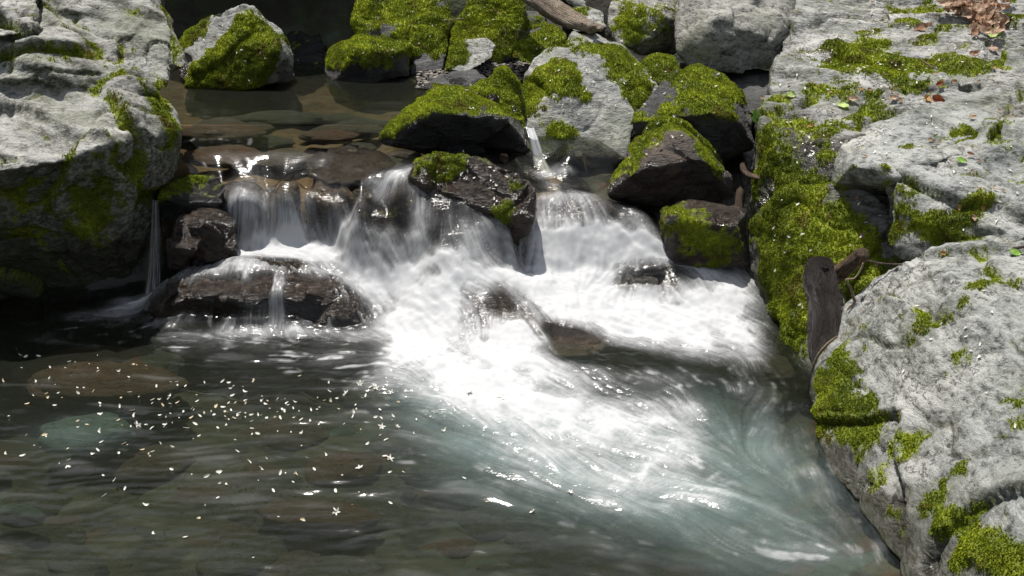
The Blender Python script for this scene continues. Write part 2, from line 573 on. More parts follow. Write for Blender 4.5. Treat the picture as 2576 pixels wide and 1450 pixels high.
rk("low", "boulder", "broad low brown boulder in the front pool with white water pouring over its top", [
    [(364, 790, 4.02), (388, 736, 4.10), (470, 682, 4.15), (600, 650, 4.16), (740, 653, 4.15), (850, 698, 4.08), (908, 760, 4.0), (942, 835, 3.92), (920, 858, 3.88), (850, 862, 3.85), (600, 862, 3.87), (400, 840, 3.94),
     (450, 745, 3.96), (620, 732, 3.93), (800, 742, 3.93), (540, 690, 4.04), (760, 690, 4.03)]],
   M_BROWN, back=0.3, vox=0.0095, smooth=8, amp=0.016, freq=4, strata=.010, crack=.008, cfreq=4.5, wet=(2, .1, 0.8))
# --- middle of the cascade
rk("slab", "rock", "shiny wet rock slab strewn with petals between the two waterfalls", [
    [(1030, 445, 4.38), (1050, 412, 4.41), (1120, 394, 4.42), (1200, 396, 4.40), (1300, 428, 4.31), (1335, 456, 4.28), (1350, 495, 4.27), (1340, 560, 4.22), (1312, 632, 4.20), (1245, 600, 4.20), (1222, 530, 4.22), (1290, 530, 4.20), (1060, 480, 4.36)]],
   M_BROWN, back=0.28, smooth=9, vox=0.010, amp=0.022, freq=5, strata=.014, wet=(2, .1, 1.0), moss=dict(up=0, thr=.5, noise=.5, add=[(1130, 425, 45, 1.0), (1290, 460, 25, .8), (1265, 545, 35, 1.0), (1280, 515, 25, .6)]), tuft=.007)
rk("curt", "rock", "dark brown rock veiled by the thin middle curtain of water", [
    [(850, 515, 4.42), (900, 480, 4.50), (1050, 462, 4.48), (1230, 525, 4.24), (1290, 600, 4.22), (1300, 665, 4.16), (1100, 680, 4.12), (950, 660, 4.16), (860, 600, 4.28)]],
   M_BROWN, back=0.3, vox=0.012, amp=0.03, freq=4.5, crack=.02, cfreq=3.5, wet=(2, .1, 1.0), moss=dict(up=0, thr=.6, noise=.6, add=[(940, 550, 40, .4), (1160, 520, 50, .4)]))
rk("lip2", "rock", "rounded brown rock just under the water at the lip of the upper pool", [
    [(760, 400, 4.75), (830, 372, 4.9), (960, 378, 4.85), (1010, 410, 4.7), (930, 460, 4.52), (830, 465, 4.5), (760, 440, 4.6)]],
   M_BROWN, back=0.3, vox=0.012, amp=0.02, freq=4.5, wet=(2, .1, 0.8))
rk("foamrock", "rock", "light brown rock breaking through the white water in the centre", [
    [(1150, 880, 3.80), (1180, 740, 4.05), (1255, 698, 4.10), (1320, 735, 4.02), (1388, 805, 3.90), (1395, 860, 3.80), (1300, 900, 3.76)]],
   M_TAN, back=0.25, vox=0.012, smooth=9, amp=0.012, freq=5, crack=.004, wet=(2, .1, 0.0))
rk("foamrock2", "rock", "flat brown rock just below the water where the white plume splits", [
    [(1370, 860, 3.80), (1390, 810, 3.92), (1480, 815, 3.90), (1540, 860, 3.78), (1500, 900, 3.66), (1400, 900, 3.68)]],
   M_TAN, back=0.2, vox=0.012, smooth=9, amp=0.008, freq=5, crack=.003, wet=(2, .1, 0.0))
rk("dome", "rock", "round grey rock under the right waterfall's foam, water sliding over it", [
    [(1525, 742, 4.07), (1560, 675, 4.2), (1650, 650, 4.25), (1730, 665, 4.22), (1785, 742, 4.07), (1650, 768, 4.03), (1650, 690, 4.14)]],
   M_GREY, back=0.2, vox=0.012, amp=0.015, freq=5, wet=(2, .1, 0.6))
rk("crest", "rock", "broad brown ledge rock hidden under the wide right waterfall", [
    [(1340, 530, 4.42), (1360, 500, 4.5), (1520, 500, 4.5), (1620, 535, 4.42), (1655, 585, 4.34), (1650, 680, 4.22), (1340, 680, 4.2)]],
   M_BROWN, back=0.35, vox=0.014, amp=0.02, freq=4, wet=(2, .1, 0.7))
rk("blk", "rock", "small black wet rock in the little pool above the right waterfall", [
    [(1398, 470, 4.62), (1415, 440, 4.7), (1445, 430, 4.72), (1480, 450, 4.68), (1494, 480, 4.6), (1450, 492, 4.56)]],
   M_DARK, back=0.15, vox=0.008, amp=0.015, freq=7, wet=(2, .1, 1.0))
rk("brn", "rock", "small brown wet stone at the foot of the little side trickle", [
    [(1290, 440, 4.74), (1300, 420, 4.8), (1350, 418, 4.8), (1382, 440, 4.74), (1360, 458, 4.68)]],
   M_BROWN, back=0.12, vox=0.008, amp=0.012, freq=7, wet=(2, .1, .9))
rk("tan", "stone", "small tan stone lodged under the moss topped black boulder", [
    [(1252, 405, 4.72), (1256, 386, 4.74), (1278, 384, 4.74), (1284, 405, 4.72), (1272, 418, 4.70)]],
   M_RED, back=0.06, vox=0.006, amp=0.006, freq=9)
rk("dk1", "rock", "wet dark rock at the foot of the black fronted boulder, above the shiny slab", [
    [(1080, 395, 4.72), (1130, 365, 4.8), (1200, 358, 4.8), (1250, 395, 4.76), (1255, 430, 4.68), (1150, 420, 4.66)]],
   M_DARK, back=0.2, vox=0.009, amp=0.02, freq=6, wet=(2, .1, 1.0))
rk("nook", "rock", "wet dark rock with a mossy front just right of the wide waterfall", [
    [(1655, 560, 4.30), (1665, 520, 4.36), (1740, 503, 4.38), (1880, 528, 4.34), (1885, 670, 4.22), (1690, 665, 4.24), (1692, 552, 4.22), (1855, 560, 4.20), (1870, 670, 4.18), (1698, 670, 4.2)]],
   M_BROWN, back=0.3, vox=0.011, amp=0.02, freq=5, wet=(2, .1, .95), moss=dict(up=0, thr=.5, noise=.5, add=[(1680, 530, 30, .7), (1750, 590, 60, .9), (1830, 620, 50, .7)]))
# --- boulders in the middle ground
rk("mossy", "boulder", "black fronted boulder with a thick green moss top at the lip of the upper pool", [
    [(956, 352, 4.85), (985, 318, 4.92), (1040, 255, 5.02), (1090, 208, 5.12), (1180, 235, 5.12), (1318, 295, 5.02), (1352, 400, 4.95), (1330, 430, 4.95), (1240, 425, 4.95), (1090, 392, 4.86), (985, 365, 4.80), (1090, 285, 4.70), (1280, 298, 4.72)],
    [(1150, 230, 5.1), (1235, 184, 5.2), (1268, 178, 5.22), (1296, 210, 5.2), (1318, 290, 5.05), (1345, 380, 4.9), (1200, 330, 4.9), (1240, 250, 4.98)]],
   M_DARK, back=0.35, vox=0.011, amp=0.025, freq=4, strata=.01, wet=(0.62, .12, .6, [(1050, 355, 45, .6)]), moss=dict(up=1.4, z0=.3, thr=.25, noise=.35, add=[(1000, 320, 40, .6), (1050, 270, 50, .8), (1130, 250, 60, .8), (1240, 220, 60, .8), (1100, 300, 40, .3), (1210, 205, 18, -1.4), (1060, 350, 45, -1.5), (1200, 350, 90, -1.2), (1310, 350, 60, -.8), (1270, 310, 40, -.3)]), tuft=.009)
rk("tri", "boulder", "large triangular grey boulder streaked with bright moss above the side trickle", [
    [(1300, 232, 5.35), (1318, 330, 5.1), (1350, 388, 5.0), (1450, 400, 4.96), (1575, 405, 4.95), (1606, 300, 5.2), (1560, 230, 5.35), (1430, 118, 5.55), (1378, 114, 5.58), (1342, 150, 5.5), (1420, 190, 5.28), (1490, 180, 5.38)],
    [(1420, 110, 5.7), (1440, 82, 5.8), (1505, 78, 5.85), (1570, 110, 5.8), (1600, 150, 5.6), (1660, 215, 5.42), (1640, 290, 5.3), (1560, 330, 5.2), (1480, 190, 5.4), (1520, 140, 5.55)]],
   M_GREY, back=0.35, vox=0.012, amp=0.028, freq=3.5, strata=.008, sdir=(.7, .3, .6), crack=.012, film=.25, wet=(0.40, .1, 0), moss=dict(up=0, thr=.42, noise=.45, add=[(1400, 170, 50, 1.2), (1430, 210, 40, 1.1), (1350, 220, 40, .9), (1330, 280, 40, .9), (1400, 330, 28, .9), (1440, 340, 30, .5), (1390, 360, 40, .6), (1440, 120, 45, .6), (1520, 120, 50, 1.2), (1570, 150, 45, 1.1), (1600, 210, 50, 1.1), (1545, 180, 35, .5), (1600, 250, 35, .8), (1475, 245, 26, 1.2), (1505, 95, 25, -1), (1490, 170, 28, -.8), (1500, 290, 60, -.7), (1350, 150, 22, -.8)]), tuft=.009)
rk("tri2", "boulder", "small rounded mossy boulder tucked behind the large triangular one", [
    [(1608, 190, 5.6), (1620, 150, 5.7), (1655, 135, 5.75), (1695, 145, 5.7), (1705, 190, 5.6), (1660, 215, 5.5)]],
   M_GREY, back=0.2, vox=0.012, moss=dict(up=.6, thr=-.3, noise=.3), amp=.02)
rk("dkr", "boulder", "dark boulder with stripes of moss leaning behind the brown mossy one", [
    [(1578, 310, 5.02), (1590, 350, 5.02), (1640, 238, 5.18), (1700, 172, 5.32), (1760, 160, 5.38), (1830, 190, 5.32), (1872, 250, 5.2), (1896, 310, 5.05), (1892, 375, 5.0), (1800, 412, 5.02), (1650, 385, 5.05), (1790, 285, 4.84), (1650, 300, 4.92)]],
   M_DARK, back=0.35, vox=0.012, amp=0.03, freq=3.5, strata=.02, sdir=(.75, .1, .6), wet=(0, .1, .3), moss=dict(up=.6, z0=.4, thr=.25, noise=.8, add=[(1720, 190, 45, .5), (1800, 230, 50, .8), (1820, 280, 50, .9), (1680, 280, 30, .5), (1760, 300, 30, .4), (1640, 320, 30, .3), (1750, 370, 80, -1), (1880, 350, 40, -.8), (1640, 260, 30, -.6)]), tuft=.009)
rk("brm", "boulder", "brown boulder with a moss mantle standing in the water by the dark cleft", [
    [(1536, 490, 4.5), (1545, 440, 4.56), (1600, 352, 4.72), (1660, 308, 4.82), (1702, 305, 4.82), (1790, 372, 4.76), (1848, 440, 4.62), (1852, 500, 4.6), (1750, 535, 4.62), (1600, 535, 4.62), (1640, 385, 4.48), (1705, 335, 4.55), (1770, 405, 4.46), (1590, 440, 4.44)]],
   M_BROWN, back=0.3, vox=0.011, amp=0.022, freq=4, wet=(0.52, .1, .6), moss=dict(up=1.0, z0=.35, thr=.25, noise=.4, add=[(1620, 350, 40, .7), (1680, 315, 40, .6), (1600, 400, 30, .6), (1760, 380, 40, .8), (1790, 430, 35, .7), (1690, 430, 80, -1.3), (1830, 450, 25, -.7)]), tuft=.008)
rk("flat", "rock", "low dark grey rock at the pool edge beside the gravel patch", [
    [(1062, 225, 5.75), (1090, 200, 5.85), (1130, 180, 5.95), (1200, 178, 5.95), (1240, 200, 5.8), (1200, 240, 5.6)]],
   M_DARK, back=0.3, vox=0.012, amp=.02, wet=(.55, .08, 0))
rk("tall", "boulder", "tall bare grey boulder standing behind the mossy ones at the top", [
    [(1712, 20, 5.9), (1708, 130, 5.75), (1742, 168, 5.66), (1850, 190, 5.60), (1955, 182, 5.66), (1985, 100, 5.85), (2005, 0, 6.05), (2010, -70, 6.2), (1715, -70, 6.15), (1800, 60, 5.60), (1930, 90, 5.66)]],
   M_WARM, back=0.6, vox=0.014, amp=0.035, freq=3, strata=.012, crack=.012, film=.15, moss=None)
rk("htop", "boulder", "pale edged mossy boulder overhanging a dark gap left of the tall grey one", [
    [(1524, 62, 6.1), (1530, 12, 6.2), (1560, -40, 6.4), (1712, -40, 6.4), (1715, 60, 6.1), (1650, 95, 5.95), (1560, 118, 5.98), (1610, 140, 6.02), (1700, 132, 6.12), (1660, 40, 6.0)]],
   M_WARM, back=0.4, vox=0.014, amp=0.03, freq=3.5, film=.8, moss=dict(up=.5, thr=.4, noise=.6, add=[(1600, 60, 50, .8), (1580, 30, 30, .4), (1680, 70, 30, .3), (1640, 15, 30, -.4)]))
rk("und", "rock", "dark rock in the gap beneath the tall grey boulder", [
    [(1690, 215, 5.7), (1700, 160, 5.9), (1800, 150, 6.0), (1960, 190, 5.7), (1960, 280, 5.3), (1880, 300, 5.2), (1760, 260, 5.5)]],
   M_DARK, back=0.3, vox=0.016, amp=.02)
# --- far bank
rk("b2", "boulder", "peaked grey boulder half covered in vivid moss at the back of the upper pool", [
    [(438, 100, 6.5), (500, 70, 6.5), (545, 45, 6.45), (600, 6, 6.40), (640, 14, 6.4), (705, 72, 6.35), (745, 140, 6.3), (746, 205, 6.2), (620, 228, 6.02), (480, 222, 6.1), (450, 195, 6.2), (590, 110, 6.12), (695, 130, 6.1)]],
   M_GREY, back=0.4, vox=0.012, amp=0.035, freq=3.5, strata=.012, crack=.018, wet=(.58, .08, 0), moss=dict(up=0, thr=.3, noise=.4, add=[(480, 90, 50, 1), (620, 60, 50, .9), (640, 110, 60, 1.1), (600, 170, 70, 1.2), (680, 170, 40, .5), (500, 185, 40, 1.0), (540, 140, 30, .6), (720, 100, 20, .5), (590, 20, 30, -.9), (560, 70, 28, -.8), (495, 130, 30, -.9), (720, 160, 30, -.9), (700, 200, 30, -.8), (470, 145, 20, -.6)]), tuft=.010)
rk("ma", "boulder", "low cushion shaped boulder under a thick moss carpet at the far pool edge", [
    [(808, 185, 6.45), (830, 125, 6.5), (900, 96, 6.5), (985, 95, 6.5), (1036, 108, 6.5), (1035, 195, 6.4), (950, 212, 6.25), (830, 210, 6.3), (900, 125, 6.3), (1000, 130, 6.3)]],
   M_DARK, back=0.35, vox=0.013, amp=0.025, freq=3.5, wet=(.56, .07, .3), moss=dict(up=.9, z0=.1, thr=-.45, noise=.3, zmin=.56, add=[(1020, 170, 35, -1.2)]), tuft=.011)
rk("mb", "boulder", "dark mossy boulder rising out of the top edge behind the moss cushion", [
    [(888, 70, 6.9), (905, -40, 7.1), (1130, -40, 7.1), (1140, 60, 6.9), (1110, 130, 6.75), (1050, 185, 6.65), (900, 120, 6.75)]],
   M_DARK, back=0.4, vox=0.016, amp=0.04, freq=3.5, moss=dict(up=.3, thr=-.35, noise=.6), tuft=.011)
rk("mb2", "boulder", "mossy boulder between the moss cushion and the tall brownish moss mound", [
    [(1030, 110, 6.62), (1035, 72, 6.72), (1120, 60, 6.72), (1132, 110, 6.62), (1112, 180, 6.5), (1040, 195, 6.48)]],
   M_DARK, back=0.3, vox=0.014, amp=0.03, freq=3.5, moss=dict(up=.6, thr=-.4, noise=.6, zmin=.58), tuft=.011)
rk("mc", "boulder", "tall mound shaped boulder with brownish green moss behind the gravel", [
    [(1118, 140, 6.6), (1140, 80, 6.7), (1190, 10, 6.82), (1225, -50, 7), (1330, -50, 7), (1316, 60, 6.72), (1295, 140, 6.6), (1250, 178, 6.5), (1140, 192, 6.42)]],
   M_DARK, back=0.4, vox=0.014, amp=0.035, freq=3.5, moss=dict(up=.4, thr=-.45, noise=.5, zmin=.57), tuft=.011)
rk("md", "stone", "smooth grey stone with a moss edge in front of the brownish moss mound", [
    [(1118, 180, 6.2), (1130, 120, 6.32), (1170, 96, 6.36), (1225, 92, 6.36), (1250, 112, 6.3), (1238, 148, 6.2), (1170, 185, 6.12)]],
   M_GREY, back=0.25, vox=0.010, amp=0.015, freq=4, crack=.006, moss=dict(up=0, thr=.4, noise=.3, add=[(1145, 125, 32, 1.1), (1160, 150, 20, .6), (1130, 165, 25, .6), (1180, 98, 14, .6)]))
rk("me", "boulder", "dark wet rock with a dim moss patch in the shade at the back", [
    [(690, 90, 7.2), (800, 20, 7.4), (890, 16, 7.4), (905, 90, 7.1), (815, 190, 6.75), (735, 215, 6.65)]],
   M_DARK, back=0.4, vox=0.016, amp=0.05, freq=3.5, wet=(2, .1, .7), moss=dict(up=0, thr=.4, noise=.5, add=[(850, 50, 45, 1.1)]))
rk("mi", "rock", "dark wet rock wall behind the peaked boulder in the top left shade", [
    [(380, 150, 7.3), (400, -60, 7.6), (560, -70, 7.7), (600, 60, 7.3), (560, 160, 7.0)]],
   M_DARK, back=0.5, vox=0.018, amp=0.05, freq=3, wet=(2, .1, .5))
rk("mj", "boulder", "dim mossy rock ledge between the peaked boulder and the moss cushion, at the top edge", [
    [(640, 10, 7.5), (680, -60, 7.7), (900, -60, 7.7), (905, 30, 7.4), (790, 90, 7.2), (700, 100, 7.2)]],
   M_DARK, back=0.5, vox=0.018, amp=0.05, freq=3, wet=(2, .1, .4), moss=dict(up=.7, thr=.4, noise=.8), tuft=.011)
rk("mf", "boulder", "small moss covered boulder under the driftwood log, left of the triangular one", [
    [(1287, 145, 6.2), (1300, 115, 6.3), (1355, 78, 6.4), (1400, 68, 6.42), (1426, 90, 6.32), (1424, 158, 6.18), (1330, 165, 6.1)]],
   M_GREY, back=0.25, vox=0.012, amp=0.02, freq=4, moss=dict(up=.4, thr=-.3, noise=.5), tuft=.010)
rk("mg", "stone", "rounded grey stone with a moss spot behind the driftwood log", [
    [(1400, 55, 6.9), (1420, 18, 7.0), (1480, 10, 7.0), (1522, 30, 6.95), (1528, 75, 6.8), (1450, 85, 6.75)]],
   M_GREY, back=0.3, vox=0.014, amp=0.02, freq=4, moss=dict(up=0, thr=.4, noise=.5, add=[(1455, 35, 25, 1.0)]))
rk("mg2", "stone", "dark stone in the shade under the driftwood log's upper end", [
    [(1290, 80, 6.95), (1300, 30, 7.1), (1370, 40, 7.1), (1410, 80, 6.9), (1350, 110, 6.7), (1290, 110, 6.7)]],
   M_DARK, back=0.3, vox=0.014, amp=0.02, freq=4, moss=dict(up=.5, thr=.3, noise=.7))
rk("mh", "stone", "grey stone at the top edge above the driftwood log's lower end", [
    [(1405, -10, 7.3), (1420, -60, 7.4), (1540, -60, 7.4), (1545, 10, 7.2), (1480, 30, 7.1)]],
   M_GREY, back=0.3, vox=0.016, amp=0.02, freq=4)
# --- right bank
rk("wall", "outcrop", "layered rock outcrop on the right, moss hung wall above the white water", [
    [(1906, 300, 4.52), (1900, 420, 4.46), (1868, 640, 4.38), (1895, 770, 4.12), (1960, 890, 3.78), (2050, 960, 3.48), (1960, 200, 4.95), (1968, 140, 5.3), (2010, 0, 6.2), (2020, -70, 6.9), (2750, -70, 6.7), (2750, 340, 4.2),
     (2110, 345, 4.22), (2130, 560, 3.93), (2160, 700, 3.75), (2140, 900, 3.48), (1940, 330, 4.38), (2030, 350, 4.25)],
    [(1985, 150, 5.15), (1992, 205, 4.88), (2060, 214, 4.80), (2250, 226, 4.70), (2460, 212, 4.74), (2480, 120, 5.25), (2460, 20, 5.9), (2100, 10, 6.1), (2000, 60, 5.75)],
    [(2060, 40, 5.9), (2100, -40, 6.6), (2750, -60, 6.6), (2750, 130, 5.2), (2520, 110, 5.3), (2300, 70, 5.6)],
    [(2440, 270, 4.55), (2470, 170, 4.85), (2560, 120, 5.0), (2750, 120, 4.9), (2750, 320, 4.2), (2500, 310, 4.4)]],
   M_SLAB, mstretch=.35, terr=.055, tfreq=9.0, back=0.5, vox=0.0155, smooth=2, amp=0.03, freq=2.4, strata=0.022, sdir=(.15, .25, .95), crack=.02, cfreq=1.9,
   film=1.0, wet=(0.0, .1, 0, [(2000, 450, 130, .8), (1960, 650, 140, .8), (2120, 640, 90, .7), (1920, 380, 50, .9), (1900, 500, 60, .9), (1960, 330, 50, .7), (2060, 380, 60, .7), (1990, 300, 60, .8), (2000, 420, 70, .7), (1940, 560, 60, .8), (1960, 700, 80, .7), (2050, 450, 60, .6), (1930, 820, 60, .8), (2060, 600, 60, .5), (2150, 560, 60, .5)]),
   moss=dict(up=0, thr=.55, noise=.7, crk=.3, add=[(2100, 600, 70, .8), (2090, 400, 40, .5), (2080, 650, 60, .8), (2150, 650, 60, .8), (2000, 700, 60, .8), (1915, 380, 40, .7), (1900, 470, 35, .7), (1890, 560, 35, .7), (1930, 320, 35, .6), (2060, 520, 50, .6), (2050, 660, 60, .6), (1980, 540, 40, .5), (2170, 130, 90, 1.1), (2130, 170, 70, .7), (2280, 160, 90, .9), (2390, 175, 70, .9), (2200, 90, 60, .6), (2290, 215, 60, .7), (2080, 235, 60, .7), (2330, 30, 50, 1.0), (2280, 50, 40, .7), (2160, 20, 40, .3), (2420, 60, 40, .4), (2560, 50, 50, .8), (2520, 170, 50, .5), (1960, 250, 40, .8), (2000, 310, 40, .6), (2070, 320, 60, .5), (2140, 300, 40, .5), (2210, 285, 40, .6),
                                                    (1955, 430, 60, .9), (1990, 480, 60, 1.0), (2040, 470, 45, .8), (1940, 560, 60, .8), (2000, 600, 70, 1.0), (1920, 640, 40, .7), (1960, 720, 60, .9), (1930, 690, 40, .5), (2000, 800, 60, 1.1), (1980, 860, 50, .9), (2030, 740, 50, .5), (2140, 560, 50, .9), (2160, 620, 50, .7), (2130, 720, 60, 1.0), (2180, 690, 50, .7), (1960, 380, 50, .5),
                                                    (2040, 100, 40, -.6), (2300, 265, 60, -.5), (2000, 180, 40, -.4)]), tuft=.010, dens=.9)
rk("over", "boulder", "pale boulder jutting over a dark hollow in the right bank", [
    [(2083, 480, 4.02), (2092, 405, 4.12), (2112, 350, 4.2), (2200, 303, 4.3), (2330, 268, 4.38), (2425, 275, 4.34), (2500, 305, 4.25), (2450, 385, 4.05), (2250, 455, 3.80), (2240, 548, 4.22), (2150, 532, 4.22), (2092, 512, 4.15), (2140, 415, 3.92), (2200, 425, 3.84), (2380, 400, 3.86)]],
   M_BLUE, back=0.35, vox=0.0125, amp=0.025, freq=3.5, strata=.012, sdir=(.5, .2, .85), crack=.012, film=.6, wet=(0.60, .06, 0), moss=dict(up=0, thr=.5, noise=.55, add=[(2120, 480, 35, .9), (2140, 430, 25, .5), (2210, 390, 25, .5), (2290, 370, 30, .7), (2420, 330, 40, .9), (2440, 360, 25, .6), (2170, 345, 25, .3), (2230, 430, 35, .5), (2300, 310, 50, -.5)]))  # wet and film darken the underside, painting shade into the hollow
rk("r3", "boulder", "pale blue grey boulder with bumpy surface at the right edge below the jutting one", [
    [(2246, 452, 3.80), (2274, 408, 3.90), (2400, 348, 4.12), (2520, 300, 4.22), (2750, 290, 4.25), (2750, 660, 3.25), (2450, 650, 3.45), (2260, 650, 3.65), (2235, 600, 3.72), (2248, 540, 3.76), (2420, 470, 3.70)]],
   M_BLUE, back=0.4, vox=0.0135, amp=0.035, freq=3.5, strata=.014, sdir=(.5, .2, .85), crack=.026, cfreq=2.6, film=.6, moss=dict(up=0, thr=.55, noise=.7, crk=.4, add=[(2270, 560, 40, .8), (2330, 560, 45, .7), (2250, 600, 30, .7), (2420, 590, 50, .5), (2360, 620, 50, .6), (2460, 540, 40, .5), (2380, 450, 30, .2), (2500, 630, 40, .5)]))
rk("r4", "boulder", "giant grey boulder filling the lower right corner, moss spots on its sunlit top", [
    [(2044, 935, 3.46), (2075, 862, 3.5), (2120, 765, 3.52), (2200, 684, 3.5), (2292, 638, 3.48), (2400, 612, 3.5), (2750, 600, 3.45), (2750, 1560, 1.75), (2400, 1560, 2.05), (2290, 1500, 2.2), (2240, 1430, 2.32), (2165, 1300, 2.55), (2085, 1190, 2.80), (2050, 1080, 3.06), (2046, 1000, 3.28),
     (2400, 870, 2.95), (2330, 1020, 2.72), (2500, 1250, 2.25), (2750, 1000, 2.35), (2300, 800, 3.12)]],
   M_BLUE, terr=.015, tfreq=5, back=0.5, vox=0.0125, smooth=4, amp=0.04, freq=2.0, strata=.012, sdir=(.65, .1, .75), crack=.022, cfreq=2.3, film=.85, shrink=.8,
   wet=(0.03, .07, 0, [(2160, 1180, 70, .5), (2280, 1330, 120, .7), (2400, 1430, 90, .6), (2120, 1120, 50, .4), (2230, 1420, 80, .6)]), moss=dict(up=0, thr=.54, noise=.8, crk=.3, add=[(2060, 960, 35, 1), (2120, 950, 35, .7), (2070, 1060, 40, 1), (2150, 1060, 40, .6), (2200, 1240, 40, .6), (2240, 1290, 40, .6), (2180, 1010, 40, .5), (2450, 1360, 50, .8), (2560, 1420, 60, 1), (2350, 1240, 40, .5), (2080, 1000, 35, .8), (2160, 950, 40, .6), (2190, 1040, 45, .5), (2160, 1130, 40, .7), (2280, 1230, 45, .6), (2200, 870, 40, .5), (2420, 1400, 50, .7), (2470, 1060, 30, .5), (2400, 1180, 40, .5), (2540, 1080, 30, .5), (2110, 1020, 45, 1.0), (2090, 960, 35, .7), (2130, 1080, 45, .9), (2100, 900, 30, .5), (2230, 1180, 40, .4), (2330, 1290, 55, .8), (2380, 1310, 40, .6), (2500, 1390, 60, 1.0), (2540, 1300, 40, .6), (2250, 960, 35, .3), (2400, 900, 35, .5), (2480, 930, 35, .5), (2450, 730, 30, .5), (2430, 760, 25, .4), (2290, 1030, 40, .4), (2540, 1220, 35, .5)]), tuft=.008, dens=.9)
rk("shade", "boulder", "unseen dark rock added beyond the top edge to shade the back of the pool", [  # out-of-view blocker, added to throw shade on the top left background
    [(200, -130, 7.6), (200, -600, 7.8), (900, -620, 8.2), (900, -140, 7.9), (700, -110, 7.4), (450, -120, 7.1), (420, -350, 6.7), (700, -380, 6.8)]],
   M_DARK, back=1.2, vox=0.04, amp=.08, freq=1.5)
print("rocks", len(ROCKS))
# ------------------------------------------------------------------ ground (one sheet to the skyline of the ravine)
def ground_h(x, y):
    p = np.stack([x, y, np.zeros_like(x)], 1)
    n1 = fbm(p * 0.9 + 3.1, 4)
    n2 = fbm(p * 4.0 + 8.2, 3)
    low = -0.30 + 0.05 * n2
    up = 0.34 + 0.035 * n2
    z = low + (up - low) * sstep(4.15, 4.65, y) * np.maximum(sstep(.75, .6, x), sstep(4.9, 5.5, y))
    z = np.maximum(z, np.where((y > 4.3) & (x > 0.55) & (x < 2.0), -0.1 + 0.5 * sstep(4.9, 5.6, y) + 0.03 * n2, -9))
    z = z + 0.10 * sstep(6.1, 6.5, y + 0.15 * n1)
    hb = 0.45 + (y - 6.9) * 1.25 + 0.35 * n1
    hl = 0.1 + (-x - 2.55) * 1.1 + 0.3 * n1
    hr = np.where(y > 1.0, 0.2 + (x - 1.35 - 0.44 * (np.clip(y, 1.0, 6.5) - 2.0)) * 0.55 + 0.12 * n1, 0.1 + (x - 2.3) * 0.9 + 0.3 * n1)
    hr = np.minimum(hr, np.where(x < 3.0, 0.62, 9.0))
    side = np.maximum(hl, hr)
    side = np.where(y < 1.5, np.maximum(-0.3 + (np.abs(x) - 3.2) * 0.9 + .25 * n1, -9), side)
    cap = 16 + 2.5 * fbm(p * 0.12, 3)
    return np.minimum(np.maximum(z, np.maximum(hb, side)), cap)


def axis(lo, hi, step, far_lo, far_hi):
    a = list(np.arange(lo, hi + 1e-6, step))
    s, v = step, hi
    while v < far_hi:
        s *= 1.18
        v += s
        a.append(v)
    s, v = step, lo
    while v > far_lo:
        s *= 1.18
        v -= s
        a.insert(0, v)
    return np.array(a)


def grid_faces(nx, ny):
    i = np.arange(nx - 1)[None, :] + np.arange(ny - 1)[:, None] * nx
    return np.stack([i, i + 1, i + 1 + nx, i + nx], -1).reshape(-1, 4)


